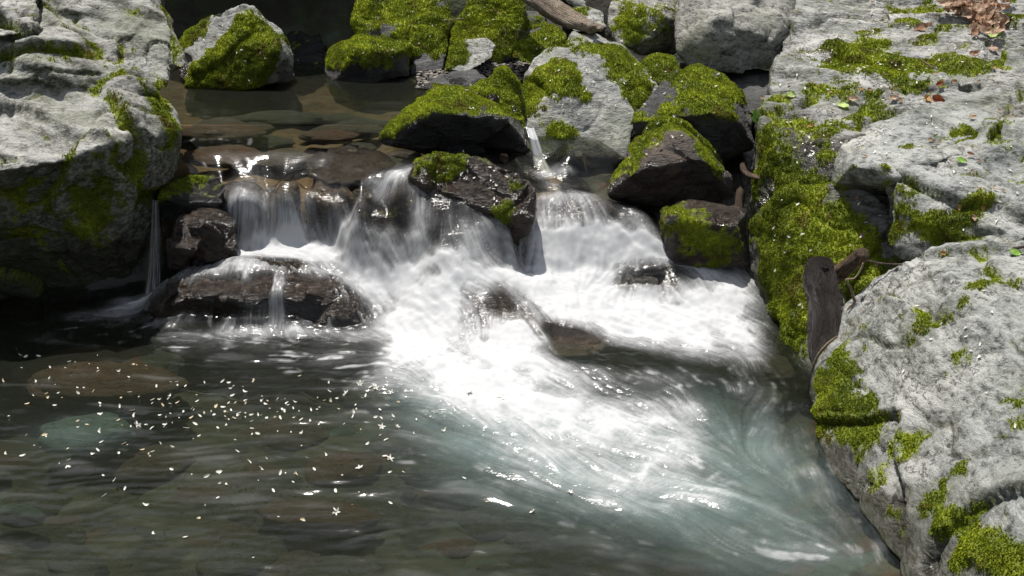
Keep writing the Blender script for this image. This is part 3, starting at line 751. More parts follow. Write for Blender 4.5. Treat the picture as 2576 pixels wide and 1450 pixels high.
def ground_material():
    t = NT("riverbed_and_forest_floor")
    v = t.coords()
    wn_ = t.n("ShaderNodeTexNoise")
    t.l(v, wn_.inputs["Vector"])
    wn_.inputs["Scale"].default_value = 5.0
    wn_.inputs["Detail"].default_value = 5.0
    vm = t.n("ShaderNodeVectorMath", operation='MULTIPLY_ADD')
    t.l(wn_.outputs["Color"], vm.inputs[0])
    vm.inputs[1].default_value = (0.35, 0.16, 0.0)
    t.l(t.coords((0.55, 1.15, 1.0)), vm.inputs[2])
    vo = t.n("ShaderNodeTexVoronoi", feature='SMOOTH_F1')
    vo.inputs["Smoothness"].default_value = 0.35
    t.l(vm.outputs[0], vo.inputs["Vector"])
    vo.inputs["Scale"].default_value = 9.0
    sep = t.n("ShaderNodeSeparateColor")
    t.l(vo.outputs["Color"], sep.inputs[0])
    n = t.noise(v, 14.0, 8, 0.7)
    c = t.mix(t.ramp(sep.outputs[0], 0.1, 0.9), (0.035, 0.034, 0.022), (0.085, 0.080, 0.055))
    c = t.mix(t.ramp(sep.outputs[1], 0.72, 0.85, 0.0, 0.7), c, (0.085, 0.040, 0.024))
    c = t.mix(t.ramp(sep.outputs[2], 0.78, 0.9, 0.0, 0.7), c, (0.06, 0.095, 0.078))
    c = t.mix(t.ramp(n, 0.3, 0.7, 0.0, 0.6), c, (0.04, 0.04, 0.025))
    dk = t.ramp(vo.outputs["Distance"], 0.45, 0.75, 0.0, 0.8)
    c = t.mix(dk, c, (0.02, 0.02, 0.015))
    g = t.n("ShaderNodeNewGeometry")
    sx = t.n("ShaderNodeSeparateXYZ")
    t.l(g.outputs["Position"], sx.inputs[0])
    hz = t.math('MAXIMUM', t.ramp(sx.outputs["Z"], 0.5, 0.9), t.math('MAXIMUM', t.ramp(t.math('ABSOLUTE', sx.outputs["X"]), 2.3, 2.7), t.math('MULTIPLY', t.ramp(sx.outputs["X"], 1.2, 1.4), t.ramp(sx.outputs["Z"], 0.05, 0.2))))
    f = t.noise(v, 2.5, 8, 0.7)
    soil = t.mix(t.ramp(f, 0.4, 0.62), (0.020, 0.017, 0.012), (0.026, 0.036, 0.011))
    c = t.mix(hz, c, soil)
    c = t.mix(t.math('MULTIPLY', t.math('MULTIPLY', t.ramp(sx.outputs['Z'], 0.1, 0.25), t.math('MULTIPLY', t.ramp(sx.outputs['Z'], 0.55, 0.48), t.ramp(sx.outputs['X'], 0.35, 0.15))), t.ramp(n, 0.3, 0.7, 0.25, 0.8)), c, (0.20, 0.115, 0.05))
    c = t.mix(hz, c, soil)
    h = t.math('ADD', t.math('MULTIPLY', vo.outputs["Distance"], -0.6), t.math('MULTIPLY', n, 0.5))
    p = t.principled(c, 0.8, t.bump(h, 0.7, 0.06), 0.3)
    return t.done(p.outputs[0])


gx = axis(-3.0, 3.0, 0.035, -60, 60)
gy = axis(1.2, 7.6, 0.035, -45, 60)
GX, GY = np.meshgrid(gx, gy)
gz = ground_h(GX.ravel(), GY.ravel())
me = fast_mesh("ground", np.stack([GX.ravel(), GY.ravel(), gz], 1), grid_faces(len(gx), len(gy)))
tag(link("ground", me, ground_material()), "olive brown stony stream bed and dark ravine sides", kind="structure")

# ------------------------------------------------------------------ water: one draped height field with its flow
CTRL = [
    # upper pool lip
    (480, 425, .51), (560, 454, .47), (605, 436, .50), (652, 458, .465), (700, 440, .49), (748, 466, .455), (800, 446, .485), (845, 472, .45), (880, 466, .47), (590, 480, .40), (690, 482, .40), (800, 486, .40), (950, 430, .515), (1030, 402, .52), (470, 460, .45),
    # left fall
    (590, 530, .30), (680, 530, .30), (800, 530, .305), (560, 622, .19), (640, 618, .2), (720, 618, .2), (800, 608, .21), (880, 625, .19),
    # middle curtain
    (900, 490, .475), (1030, 450, .52), (1100, 478, .48), (1200, 520, .43), (1295, 655, .165), (1100, 660, .17), (950, 645, .18),
    (950, 560, .36), (1100, 570, .35), (1200, 590, .32),
    # little pool and right fall
    (1345, 440, .41), (1500, 440, .415), (1420, 455, .41), (1550, 482, .405), (1400, 488, .405), (1360, 505, .39), (1500, 508, .39), (1630, 530, .365), (1655, 565, .31),
    (1335, 655, .17), (1450, 670, .14), (1580, 645, .165), (1670, 625, .19), (1360, 575, .30), (1470, 580, .295), (1600, 572, .30),
    # white water below
    (500, 655, .17), (600, 655, .185), (700, 662, .185), (850, 665, .16), (920, 690, .13), (1000, 720, .10), (1100, 740, .13), (1240, 695, .175), (1320, 740, .12), (1400, 740, .09),
    (1600, 645, .19), (1700, 655, .18), (1620, 735, .07), (1780, 700, .12), (1870, 660, .12), (1890, 760, .05), (1700, 780, .05), (1500, 790, .06), (1400, 800, .07), (1250, 800, .07),
    (1150, 850, .035), (1060, 830, .03), (985, 840, .0), (950, 800, .01), (1230, 880, .03), (1350, 840, .05), (1480, 860, .02), (1600, 840, .02), (1750, 850, .01),
    # front pool shore line
    (-200, 745, 0), (0, 750, 0), (200, 752, 0), (340, 760, 0), (380, 800, 0), (390, 700, .02), (450, 830, 0), (600, 840, 0), (750, 845, 0), (900, 850, 0), (1900, 850, 0), (1960, 900, 0), (1960, 780, .03), (2060, 700, .03),
    (1950, 640, .08), (370, 560, .12), (300, 600, .05), (380, 480, .42),
]
cp = [at_z(*c) for c in CTRL]
for x in np.arange(-4.2, 4.3, 0.7):
    for y in (0.0, 1.5, 2.2, 2.7, 3.1, 3.45):
        if not (y > 3.2 and -0.9 < x < 1.3):
            cp.append(np.array([x, y, 0.0]))
for x in np.arange(-3.0, 0.6, 0.3):
    for y in (4.78, 5.0, 5.5, 6.2, 7.2):
        cp.append(np.array([x, y, U]))
for x in np.arange(0.6, 3.1, 0.6):
    for y in (5.2, 6.2, 7.2):
        cp.append(np.array([x, y, .52 if x < .9 else .45]))
cp += [np.array([.86, 4.62, .2]), np.array([1.02, 4.6, .14]), np.array([1.2, 4.6, .14]), np.array([.83, 4.43, .16]), np.array([1.0, 4.42, .13]), np.array([-2.6, 4.45, .3]), np.array([-2.6, 4.2, 0]), np.array([2.6, 4.6, .3]), np.array([-4, 4.8, .5]), np.array([4, 4.8, .4]), np.array([-4, 7.2, .5]), np.array([4, 7.2, .5])]
cp = np.array(cp)
vv, _, tt, _, _, _ = delaunay_2d_cdt([Vector((p[0], p[1])) for p in cp], [], [], 0, 1e-5)
zi = []
for q in vv:
    k = np.argmin((cp[:, 0] - q[0]) ** 2 + (cp[:, 1] - q[1]) ** 2)
    zi.append(cp[k, 2])
base_bvh = BVHTree.FromPolygons([(q[0], q[1], z) for q, z in zip(vv, zi)], [list(t_) for t_ in tt])
DRAPE = [ROCKS[k]["bvh"] for k in ("lip", "lipb", "lipc", "low", "curt", "lip2", "foamrock", "foamrock2", "dome", "crest")]

STEP = 0.0062
X0, X1, Y0, Y1 = -2.75, 2.25, 1.95, 5.25
nx, ny = int((X1 - X0) / STEP) + 1, int((Y1 - Y0) / STEP) + 1
xs, ys = X0 + np.arange(nx) * STEP, Y0 + np.arange(ny) * STEP


def box_blur(a, r, it=2):
    for _ in range(it):
        for ax in (0, 1):
            pad = [(0, 0), (0, 0)]
            pad[ax] = (r + 1, r)
            c = np.cumsum(np.pad(a, pad, mode='edge'), axis=ax)
            n = a.shape[ax]
            a = (np.take(c, np.arange(2 * r + 1, 2 * r + 1 + n), ax) - np.take(c, np.arange(0, n), ax)) / (2 * r + 1)
    return a


def upsample(c, f, shape):
    fi = np.clip(np.arange(shape[0]) / f, 0, c.shape[0] - 1.001)
    fj = np.clip(np.arange(shape[1]) / f, 0, c.shape[1] - 1.001)
    i, j = fi.astype(int), fj.astype(int)
    a, b = (fi - i)[:, None], (fj - j)[None, :]
    return (c[i][:, j] * (1 - a) * (1 - b) + c[i + 1][:, j] * a * (1 - b) + c[i][:, j + 1] * (1 - a) * b + c[i + 1][:, j + 1] * a * b)


def cast_grid(bvhs, xs_, ys_, default):
    out = np.full((len(ys_), len(xs_)), default)
    dn = Vector((0, 0, -1))
    for b in bvhs:
        for i, y in enumerate(ys_):
            for j, x in enumerate(xs_):
                h = b.ray_cast(Vector((x, y, 3.0)), dn)[0]
                if h is not None and h.z > out[i, j]:
                    out[i, j] = h.z
    return out


CF = 2
cx = X0 + np.arange(nx // CF + 2) * STEP * CF
cy = Y0 + np.arange(ny // CF + 2) * STEP * CF
bz = cast_grid([base_bvh], cx, cy, -5.0)
bz[bz < -4] = 0.0
bz = box_blur(bz, 2, 2)
rz = np.full_like(bz, -5.0)
for key in ("lip", "lipb", "lipc", "low", "curt", "lip2", "foamrock", "foamrock2", "dome", "crest"):
    r = ROCKS[key]
    mn, mx = r["co"].min(0), r["co"].max(0)
    jj = np.where((cx >= mn[0]) & (cx <= mx[0]))[0]
    ii = np.where((cy >= mn[1]) & (cy <= mx[1]))[0]
    sub = cast_grid([r["bvh"]], cx[jj], cy[ii], -5.0)
    rz[np.ix_(ii, jj)] = np.maximum(rz[np.ix_(ii, jj)], sub)
def dilate(a):
    p = np.pad(a, 1, mode='edge')
    return np.max([p[i:i + a.shape[0], j:j + a.shape[1]] for i in range(3) for j in range(3)], axis=0)


rz = dilate(rz)
rzs = box_blur(np.maximum(rz, bz - 0.05), 1, 2) + 0.010
k_ = 0.02                                                # smooth maximum of the stream level and the draped rock
hh = np.clip(0.5 + 0.5 * (rzs - bz) / k_, 0, 1)
wz = bz * (1 - hh) + rzs * hh + k_ * hh * (1 - hh)
wz = np.maximum(wz, rz + 0.004)
wz = box_blur(wz, 1, 1)
W = upsample(wz, CF, (ny, nx))
XX, YY = np.meshgrid(xs, ys)

# flow field from streamlines seen in the water
FLOW = [
    [(600, 440), (588, 540), (565, 625)], [(700, 445), (700, 540), (688, 612)], [(800, 450), (828, 540), (848, 612)], [(650, 440), (640, 540), (620, 620)], [(860, 460), (905, 540), (950, 640)],
    [(560, 632), (480, 700), (400, 790)], [(640, 650), (600, 720), (570, 820)], [(720, 655), (720, 740), (720, 830)], [(800, 660), (850, 720), (900, 830)],
    [(600, 632), (760, 628), (900, 680), (1000, 760), (1090, 850), (1200, 920), (1400, 1000), (1600, 1080), (1760, 1120)],
    [(850, 645), (950, 700), (1020, 800), (1100, 900), (1200, 1000), (1350, 1100), (1500, 1200), (1750, 1290)],
    [(500, 330), (520, 400), (560, 440)], [(800, 300), (760, 380), (700, 445)], [(960, 380), (900, 420), (840, 460)],
    [(1030, 420), (960, 470), (900, 520), (880, 600)], [(1050, 450), (1050, 550), (1055, 650)], [(1150, 480), (1180, 560), (1195, 640)], [(1100, 470), (1115, 560), (1120, 650)], [(1200, 520), (1250, 580), (1280, 640)],
    [(1100, 665), (1200, 690), (1320, 740), (1370, 800)], [(1050, 700), (1150, 790), (1165, 860)], [(1180, 690), (1260, 760), (1250, 850)],
    [(1350, 450), (1420, 460), (1400, 490)], [(1360, 495), (1345, 570), (1330, 650)], [(1450, 495), (1488, 570), (1500, 650)], [(1550, 500), (1630, 560), (1675, 630)], [(1400, 490), (1410, 570), (1410, 660)], [(1500, 500), (1560, 560), (1600, 640)],
    [(1400, 680), (1420, 740), (1500, 800), (1700, 860), (1850, 890)], [(1600, 650), (1780, 650), (1870, 720)], [(1600, 650), (1540, 690), (1450, 760)], [(1660, 650), (1650, 700), (1650, 740)], [(1720, 660), (1760, 700), (1790, 740)],
    [(1700, 780), (1850, 850), (1930, 930)], [(1450, 760), (1430, 850), (1600, 950), (1720, 1010), (1765, 1100)],
    [(380, 755), (280, 785), (120, 800), (-100, 830)], [(-50, 900), (300, 905), (600, 930), (900, 900)], [(400, 850), (700, 870), (950, 880)], [(-50, 1020), (350, 1050), (700, 1030), (1000, 1010)], [(0, 1250), (600, 1210), (1200, 1190)],
    [(0, 1400), (500, 1390), (900, 1400), (1500, 1360), (2100, 1440)], [(700, 1100), (1000, 1110), (1300, 1190), (1700, 1340)],
    [(1900, 900), (1960, 1000), (1910, 1100)], [(1800, 1250), (2000, 1330), (2150, 1410)], [(2000, 1130), (2080, 1250), (2200, 1420)], [(1600, 1250), (1750, 1350), (1900, 1440)],
    [(1250, 1150), (1400, 1230), (1560, 1340)],
]


def surf(u, v):
    """point of the water surface seen at a photo pixel"""
    d = ray(u, v)
    z = 0.2
    for _ in range(14):
        t_ = (z - CAM_Z) / d[2]
        i = int(np.clip((d[1] * t_ - Y0) / STEP, 0, ny - 1))
        j = int(np.clip((d[0] * t_ - X0) / STEP, 0, nx - 1))
        z = 0.6 * z + 0.4 * W[i, j]
    return d * ((z - CAM_Z) / d[2]) + np.array([0, 0, CAM_Z])


fp, fd = [], []
for line in FLOW:
    q = np.array([surf(*a) for a in line])
    for a, b in zip(q[:-1], q[1:]):
        ln = np.linalg.norm((b - a)[:2]) + 1e-6
        for s in np.linspace(0.05, 0.95, max(3, int(ln / 0.04))):
            fp.append(a[:2] + (b - a)[:2] * s)
            fd.append((b - a)[:2] / ln)
fp, fd = np.array(fp), np.array(fd)
FF = 8
fx = X0 + np.arange(nx // FF + 2) * STEP * FF
fy = Y0 + np.arange(ny // FF + 2) * STEP * FF
FXg, FYg = np.meshgrid(fx, fy)
vx, vy = np.zeros(FXg.size), np.zeros(FXg.size)
P2 = np.stack([FXg.ravel(), FYg.ravel()], 1)
for s in range(0, len(P2), 2000):
    d2 = ((P2[s:s + 2000, None, :] - fp[None]) ** 2).sum(-1)
    w = 1.0 / (d2 + 0.03 ** 2) ** 1.6
    vx[s:s + 2000] = (w * fd[:, 0]).sum(1) / w.sum(1)
    vy[s:s + 2000] = (w * fd[:, 1]).sum(1) / w.sum(1)
# a little turbulence
ang = 0.55 * fbm(np.stack([P2[:, 0], P2[:, 1], 0 * P2[:, 0]], 1) * 5.0, 3)
ca, sa = np.cos(ang), np.sin(ang)
vx, vy = vx * ca - vy * sa, vx * sa + vy * ca
VX = upsample(vx.reshape(FXg.shape), FF, (ny, nx))
VY = upsample(vy.reshape(FXg.shape), FF, (ny, nx))
Ws = box_blur(W, 2, 1)
gyz, gxz = np.gradient(Ws, STEP)
slope = gxz * VX + gyz * VY
nv = np.sqrt(VX ** 2 + VY ** 2 + np.clip(slope, -4, 4) ** 2) + 1e-6
VX, VY = VX / nv, VY / nv


def lic(noise, length, step=1.0):
    acc = noise.copy()
    cnt = 1
    for sgn in (1, -1):
        pi = np.repeat(np.arange(ny)[:, None], nx, 1).astype(np.float32)
        pj = np.repeat(np.arange(nx)[None, :], ny, 0).astype(np.float32)
        for _ in range(length):
            ii = np.clip(pi + 0.5, 0, ny - 1).astype(np.int32)
            jj = np.clip(pj + 0.5, 0, nx - 1).astype(np.int32)
            pi += (sgn * step) * VY[ii, jj].astype(np.float32)
            pj += (sgn * step) * VX[ii, jj].astype(np.float32)
            ii = np.clip(pi + 0.5, 0, ny - 1).astype(np.int32)
            jj = np.clip(pj + 0.5, 0, nx - 1).astype(np.int32)
            acc += noise[ii, jj]
            cnt += 1
    return acc / cnt


def norm01(a, k=2.2):
    a = (a - a.mean()) / a.std()
    return np.clip(0.5 + a / (2 * k), 0, 1)


def stretch(a, k=2.2, r=40):
    m = box_blur(a, r, 1)
    s = np.sqrt(box_blur((a - m) ** 2, r, 1)) + 1e-6
    return np.clip(0.5 + (a - m) / (2 * k * s), 0, 1)


L1 = stretch(lic(rng.random((ny, nx)), 11))
L2 = stretch(lic(box_blur(rng.random((ny, nx)), 1, 2), 18))
L3 = stretch(lic(box_blur(rng.random((ny, nx)), 4, 2), 26, 1.5), r=90)
wisp = stretch(lic((rng.random((ny, nx)) > 0.992).astype(np.float64), 7), k=4.0)   # short bright wisps
LL = 0.48 * L1 + 0.34 * L2 + 0.18 * L3

# foam cover: (u, v, half width, half height, amount)
FOAM = [
    # left fall and its foot
    (575, 570, 45, 55, .48), (640, 530, 40, 45, .28), (700, 560, 30, 40, .28), (770, 530, 40, 60, .42), (835, 560, 45, 50, .32), (890, 590, 40, 40, .3), (850, 480, 20, 30, .15), (600, 605, 70, 22, .7), (730, 600, 70, 22, .8), (830, 610, 60, 20, .8),
    (540, 640, 50, 14, .55), (660, 632, 120, 18, .9), (800, 640, 100, 24, 1.0), (900, 680, 90, 32, 1.1), (980, 725, 90, 45, 1.2), (1010, 790, 70, 50, 1.2), (1080, 780, 90, 60, 1.3), (1130, 860, 110, 55, 1.3), (1050, 860, 60, 40, .9), (1180, 930, 120, 55, 1.2), (1040, 920, 60, 40, .5),
    (620, 668, 120, 16, .60), (510, 672, 70, 18, .45), (620, 700, 14, 30, .4), (700, 710, 20, 40, .5), (790, 682, 70, 18, .5), (860, 740, 30, 40, .3), (570, 790, 14, 40, .30), (615, 790, 14, 40, .22), (700, 780, 22, 50, .5), (765, 785, 16, 45, .38), (660, 770, 20, 40, .22), (830, 800, 12, 40, .22), (480, 780, 12, 40, .12),
    # middle curtain
    (985, 450, 45, 26, .75), (1030, 430, 45, 22, .6), (950, 490, 40, 24, .4), (1050, 520, 26, 60, .45), (1060, 610, 26, 60, .5), (920, 545, 40, 45, .34), (980, 600, 40, 45, .22), (1130, 560, 60, 60, .30), (1190, 580, 50, 60, .32), (1230, 620, 50, 40, .35), (1130, 630, 60, 30, .4),
    (1060, 672, 130, 18, .9), (1180, 690, 90, 30, 1.0), (1120, 720, 100, 35, 1.2), (1230, 672, 60, 26, .7), (1300, 690, 60, 40, .8),
    # right fall
    (1360, 560, 32, 70, .8), (1400, 580, 50, 70, .75), (1460, 580, 60, 60, .55), (1410, 500, 60, 22, .5), (1500, 520, 60, 30, .35), (1540, 600, 60, 50, .5), (1600, 570, 50, 40, .3), (1640, 600, 45, 40, .4), (1670, 560, 25, 30, .3), (1480, 620, 80, 30, 1.0), (1580, 625, 60, 25, 1.0), (1660, 635, 40, 20, .8), (1375, 440, 36, 12, .7), (1420, 432, 30, 10, .6), (1440, 490, 60, 14, .5), (1390, 470, 40, 20, .3),
    # white water
    (1440, 685, 120, 40, 1.4), (1380, 740, 90, 45, 1.4), (1480, 770, 140, 55, 1.5), (1640, 785, 150, 50, 1.5), (1800, 770, 90, 60, 1.3), (1830, 700, 50, 50, 1.1), (1870, 680, 30, 40, .9), (1560, 640, 70, 24, 1.2), (1680, 640, 70, 16, 1.0), (1760, 660, 60, 20, .8), (1500, 720, 50, 40, 1.3), (1700, 835, 130, 40, 1.0), (1850, 830, 50, 50, .8), (1580, 830, 80, 30, 1.0), (1780, 880, 110, 30, .6), (1880, 880, 40, 40, .45),
    (1260, 840, 70, 45, 1.3), (1330, 850, 50, 40, 1.2), (1310, 900, 70, 40, 1.0), (1420, 930, 90, 30, .6),
    # plume over the front pool
    (1150, 980, 110, 40, .75), (1300, 980, 140, 50, 1.0), (1400, 1030, 150, 50, .85), (1250, 1040, 120, 40, .65), (1540, 1060, 150, 55, .75), (1660, 1030, 90, 50, .55), (1720, 1080, 60, 60, .55), (1400, 1100, 160, 40, .6), (1560, 1140, 170, 45, .62), (1690, 1150, 80, 40, .5), (1500, 1200, 160, 40, .55), (1640, 1220, 150, 40, .55), (1780, 1250, 80, 25, .4), (1560, 1270, 160, 30, .38), (1330, 1150, 100, 40, .4), (1740, 1020, 30, 30, .3),
    (1900, 1380, 130, 35, .22), (2040, 1390, 90, 30, .2), (1780, 1330, 90, 30, .2), (2060, 1200, 50, 50, .22), (1900, 1150, 60, 50, .16), (1930, 1060, 60, 50, .18), (1890, 980, 60, 40, .25), (2120, 1310, 40, 50, .25), (1650, 950, 110, 22, .32), (1480, 960, 60, 20, .3),
    (1300, 1210, 100, 40, .2), (1500, 1350, 120, 40, .12), (1960, 1290, 60, 30, .15),
    # left foot and ripples
    (330, 760, 40, 14, .7), (300, 785, 70, 18, .55), (370, 750, 24, 14, .6), (200, 800, 80, 16, .2), (430, 815, 70, 12, .35), (600, 838, 110, 12, .38), (780, 835, 90, 14, .5), (700, 832, 60, 12, .5), (900, 845, 70, 16, .5), (600, 870, 200, 30, .16), (850, 900, 120, 40, .22), (940, 960, 70, 40, .25), (480, 850, 120, 20, .2), (1000, 900, 50, 50, .4),
    # stones that break through
    (1265, 765, 40, 38, -.6), (1330, 790, 28, 36, -.5), (1200, 800, 35, 40, -.2), (1380, 825, 26, 18, -.6), (1450, 852, 55, 22, -.95), (1650, 700, 75, 22, -.62), (1570, 705, 30, 18, -.3), (700, 740, 160, 14, -.12), (1500, 895, 80, 18, -.6), (1540, 545, 22, 30, -.25), (1120, 850, 20, 20, 0),
]
PXX = XX
D = np.zeros((ny, nx))
NEG = np.zeros((ny, nx))


def splat(target, u, v, ru, rv, amt):
    c = surf(u, v)
    e1 = surf(u + ru * .6, v) - c
    e2 = surf(u, v + rv * .6) - c
    rx = max(0.012, abs(e1[0]) / .6)
    ry = max(0.014, np.linalg.norm(e2[:2]) / .6)
    j0, j1 = int((c[0] - 3 * rx - X0) / STEP), int((c[0] + 3 * rx - X0) / STEP) + 1
    i0, i1 = int((c[1] - 3 * ry - Y0) / STEP), int((c[1] + 3 * ry - Y0) / STEP) + 1
    j0, i0, j1, i1 = max(j0, 0), max(i0, 0), min(j1, nx), min(i1, ny)
    if j1 <= j0 or i1 <= i0:
        return
    sl = (slice(i0, i1), slice(j0, j1))
    g = np.exp(-((XX[sl] - c[0]) / rx) ** 2 - ((YY[sl] - c[1]) / ry) ** 2)
    target[sl] += amt * g


for f in FOAM:
    splat(D if f[4] > 0 else NEG, *f)
D = np.clip(1.05 * np.tanh(D / 1.05 * 0.92), 0, 1.05) + NEG
D = np.clip(D, 0, 1.1)
D *= 1 - 0.8 * sstep(.43, .502, W) * (XX < at_z(905, 450, .5)[0])
patch = fbm(np.stack([XX.ravel(), YY.ravel(), W.ravel()], 1) * 7.0, 4).reshape(ny, nx)
D = np.clip(D * (1 + 0.35 * patch * (D < .95)), 0, 1.1)
fb = fbm(np.stack([XX.ravel(), YY.ravel(), W.ravel()], 1) * 26.0, 4).reshape(ny, nx)
LL = np.clip(LL + 0.16 * fb, 0, 1)
x_ = D * (0.40 + 0.85 * LL) + 0.45 * sstep(.74, 1.0, D) + 0.75 * sstep(.02, .35, D) * np.clip(wisp - .62, 0, 1) * (1 - np.clip(D, 0, 1))
WISP_GLINT = [(1900, 950, 110, 60, .15), (2030, 1130, 90, 130, .3), (1950, 1040, 80, 70, .15), (2050, 1330, 150, 80, .4), (1900, 1390, 220, 60, .35), (1500, 1330, 200, 50, .4), (850, 900, 220, 60, .7), (480, 860, 260, 40, .6), (250, 830, 200, 30, .4),  # white strokes in the foam cover: wisps, plus painted sun glints at lower right
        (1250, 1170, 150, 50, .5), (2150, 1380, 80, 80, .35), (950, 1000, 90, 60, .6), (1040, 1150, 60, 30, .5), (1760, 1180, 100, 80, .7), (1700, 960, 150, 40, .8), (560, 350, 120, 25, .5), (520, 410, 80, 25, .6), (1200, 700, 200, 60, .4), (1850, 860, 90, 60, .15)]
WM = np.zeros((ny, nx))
for f in WISP_GLINT:
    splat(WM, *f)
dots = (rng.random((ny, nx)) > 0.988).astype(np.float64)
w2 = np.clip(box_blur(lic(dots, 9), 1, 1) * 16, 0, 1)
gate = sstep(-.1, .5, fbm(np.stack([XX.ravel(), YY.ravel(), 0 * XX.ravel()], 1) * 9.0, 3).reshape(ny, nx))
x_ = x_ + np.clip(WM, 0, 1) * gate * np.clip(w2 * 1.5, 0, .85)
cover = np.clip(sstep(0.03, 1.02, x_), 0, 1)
# sparse ripple wisps on the open front pool
TEAL = [(1250, 1030, 200, 90, .8), (1450, 1120, 260, 100, .9), (1600, 1220, 260, 90, .8), (1800, 1300, 200, 90, .5), (1950, 1180, 150, 120, .4), (1980, 1400, 180, 60, .45), (1100, 950, 90, 60, .5), (1800, 1080, 120, 100, .4), (200, 1090, 110, 40, .25), (1300, 1150, 160, 60, .5)]
T = np.zeros((ny, nx))
for f in TEAL:
    splat(T, *f)
T = np.clip(np.tanh(T) * (0.5 + 0.5 * L3 + 0.45 * (LL - .5)), 0, 1)
cover = np.clip(cover + 0.30 * T * sstep(.52, .85, LL) * sstep(-.3, .5, patch), 0, 1)

# swell, ripples and foam relief
pr = np.stack([XX.ravel(), YY.ravel(), np.zeros(XX.size)], 1)
pool = sstep(.06, .0, np.abs(W))
rip = 0.0065 * fbm(pr * np.array([3.0, 7.0, 1]), 4).reshape(ny, nx) + 0.0016 * (L2 - .5) * 2 + 0.003 * (L3 - .5) * 2
CHOP = np.clip(0.42 * np.clip(WM, 0, 1) * gate + 0.42 * sstep(.03, .3, D) + .5 * sstep(.02, .08, W) * sstep(.49, .45, W), 0, 1)
sheen_g = sstep(-.05, .5, fbm(np.stack([XX.ravel() * 1.2, YY.ravel() * 3.0, 0 * XX.ravel() + 4], 1) * 2.2, 3).reshape(ny, nx))
cover = np.clip(cover + 0.09 * sheen_g * sstep(.45, .95, 0.6 * L3 + 0.4 * L2) * sstep(.03, .0, np.abs(W)), 0, 1)  # faint pale streaks in the foam cover paint sky reflected by ripples
cover *= 1 - 0.12 * sstep(.02, .0, W) * (1 - sstep(.75, 1.05, D))
HH = upsample(hh, CF, (ny, nx))
W = W - 0.028 * sstep(.20, .05, cover) * sstep(.5, .9, HH) * sstep(.30, .22, W)
Wf = W + rip * (0.35 + 0.65 * pool) + (0.010 * (L3 - .5) + 0.008 * (L2 - .5) + 0.016 * patch) * np.clip(D, 0, 1) * sstep(.0, .3, D)
depth = np.clip(W - np.maximum(ground_h(XX.ravel(), YY.ravel()).reshape(ny, nx), upsample(rz, CF, (ny, nx))), 0, 0.6)

# the far part of the upper pool and the pool below the camera, coarser rows of the same sheet
up_y = np.arange(Y1 + 0.02, 7.1, 0.03)
dn_y = np.arange(Y0 - 0.03, -4.0, -0.06)


def rows(yv, zlev):
    XY, YY2 = np.meshgrid(xs[::4], yv)
    p_ = np.stack([XY.ravel(), YY2.ravel(), 0 * XY.ravel()], 1)
    z_ = zlev + 0.004 * fbm(p_ * np.array([3.0, 7.0, 1]), 3)
    return np.stack([XY.ravel(), YY2.ravel(), z_], 1), XY.shape


def water_material(name, tint, tint_deep, turb):
    t = NT(name)
    v = t.coords((1.2, 4.5, 3.0))
    foam, teal, dep, ll = t.attr("foam"), t.attr("teal"), t.attr("depth"), t.attr("streak")
    n1 = t.noise(v, 3.0, 5, 0.6, 0.6)
    n2 = t.noise(v, 14.0, 4, 0.6, 0.3)
    h = t.math('ADD', t.math('MULTIPLY', n1, 1.2), t.math('MULTIPLY', n2, 0.16))
    h = t.math('ADD', h, t.math('MULTIPLY', ll, 0.12))
    nrm = t.bump(h, t.math('ADD', 0.125, t.math('MULTIPLY', t.attr('chop'), 0.89)), 0.0165)
    tr = t.n("ShaderNodeBsdfTransparent")
    t.l(t.mix(t.ramp(dep, 0.0, 0.45), tint, tint_deep), tr.inputs[0])
    df = t.n("ShaderNodeBsdfDiffuse")
    df.inputs[0].default_value = (*turb, 1)
    tl = t.n("ShaderNodeBsdfDiffuse")
    tl.inputs[0].default_value = (0.27, 0.365, 0.36, 1)
    body = t.n("ShaderNodeMixShader")
    t.l(t.ramp(dep, 0.03, 0.32, 0.0, 0.12), body.inputs[0])
    t.l(tr.outputs[0], body.inputs[1])
    t.l(df.outputs[0], body.inputs[2])
    body2 = t.n("ShaderNodeMixShader")
    t.l(t.math('MULTIPLY', teal, 0.46), body2.inputs[0])
    t.l(body.outputs[0], body2.inputs[1])
    t.l(tl.outputs[0], body2.inputs[2])
    gl = t.n("ShaderNodeBsdfGlossy")
    gl.inputs["Roughness"].default_value = 0.13
    t.l(nrm, gl.inputs["Normal"])
    fr = t.n("ShaderNodeFresnel")
    fr.inputs[0].default_value = 1.33
    t.l(nrm, fr.inputs["Normal"])
    clear = t.n("ShaderNodeMixShader")
    t.l(fr.outputs[0], clear.inputs[0])
    t.l(body2.outputs[0], clear.inputs[1])
    t.l(gl.outputs[0], clear.inputs[2])
    fd_ = t.n("ShaderNodeBsdfDiffuse")
    fd_.inputs[0].default_value = (0.72, 0.73, 0.74, 1)
    ft = t.n("ShaderNodeBsdfTranslucent")
    ft.inputs[0].default_value = (0.72, 0.73, 0.74, 1)
    fm = t.n("ShaderNodeMixShader")
    fm.inputs[0].default_value = 0.42
    t.l(fd_.outputs[0], fm.inputs[1])
    t.l(ft.outputs[0], fm.inputs[2])
    fin = t.n("ShaderNodeMixShader")
    t.l(foam, fin.inputs[0])
    t.l(clear.outputs[0], fin.inputs[1])
    t.l(fm.outputs[0], fin.inputs[2])
    return t.done(fin.outputs[0])


M_WATER = water_material("stream_water", (0.84, 0.84, 0.78), (0.41, 0.47, 0.385), (0.058, 0.066, 0.048))

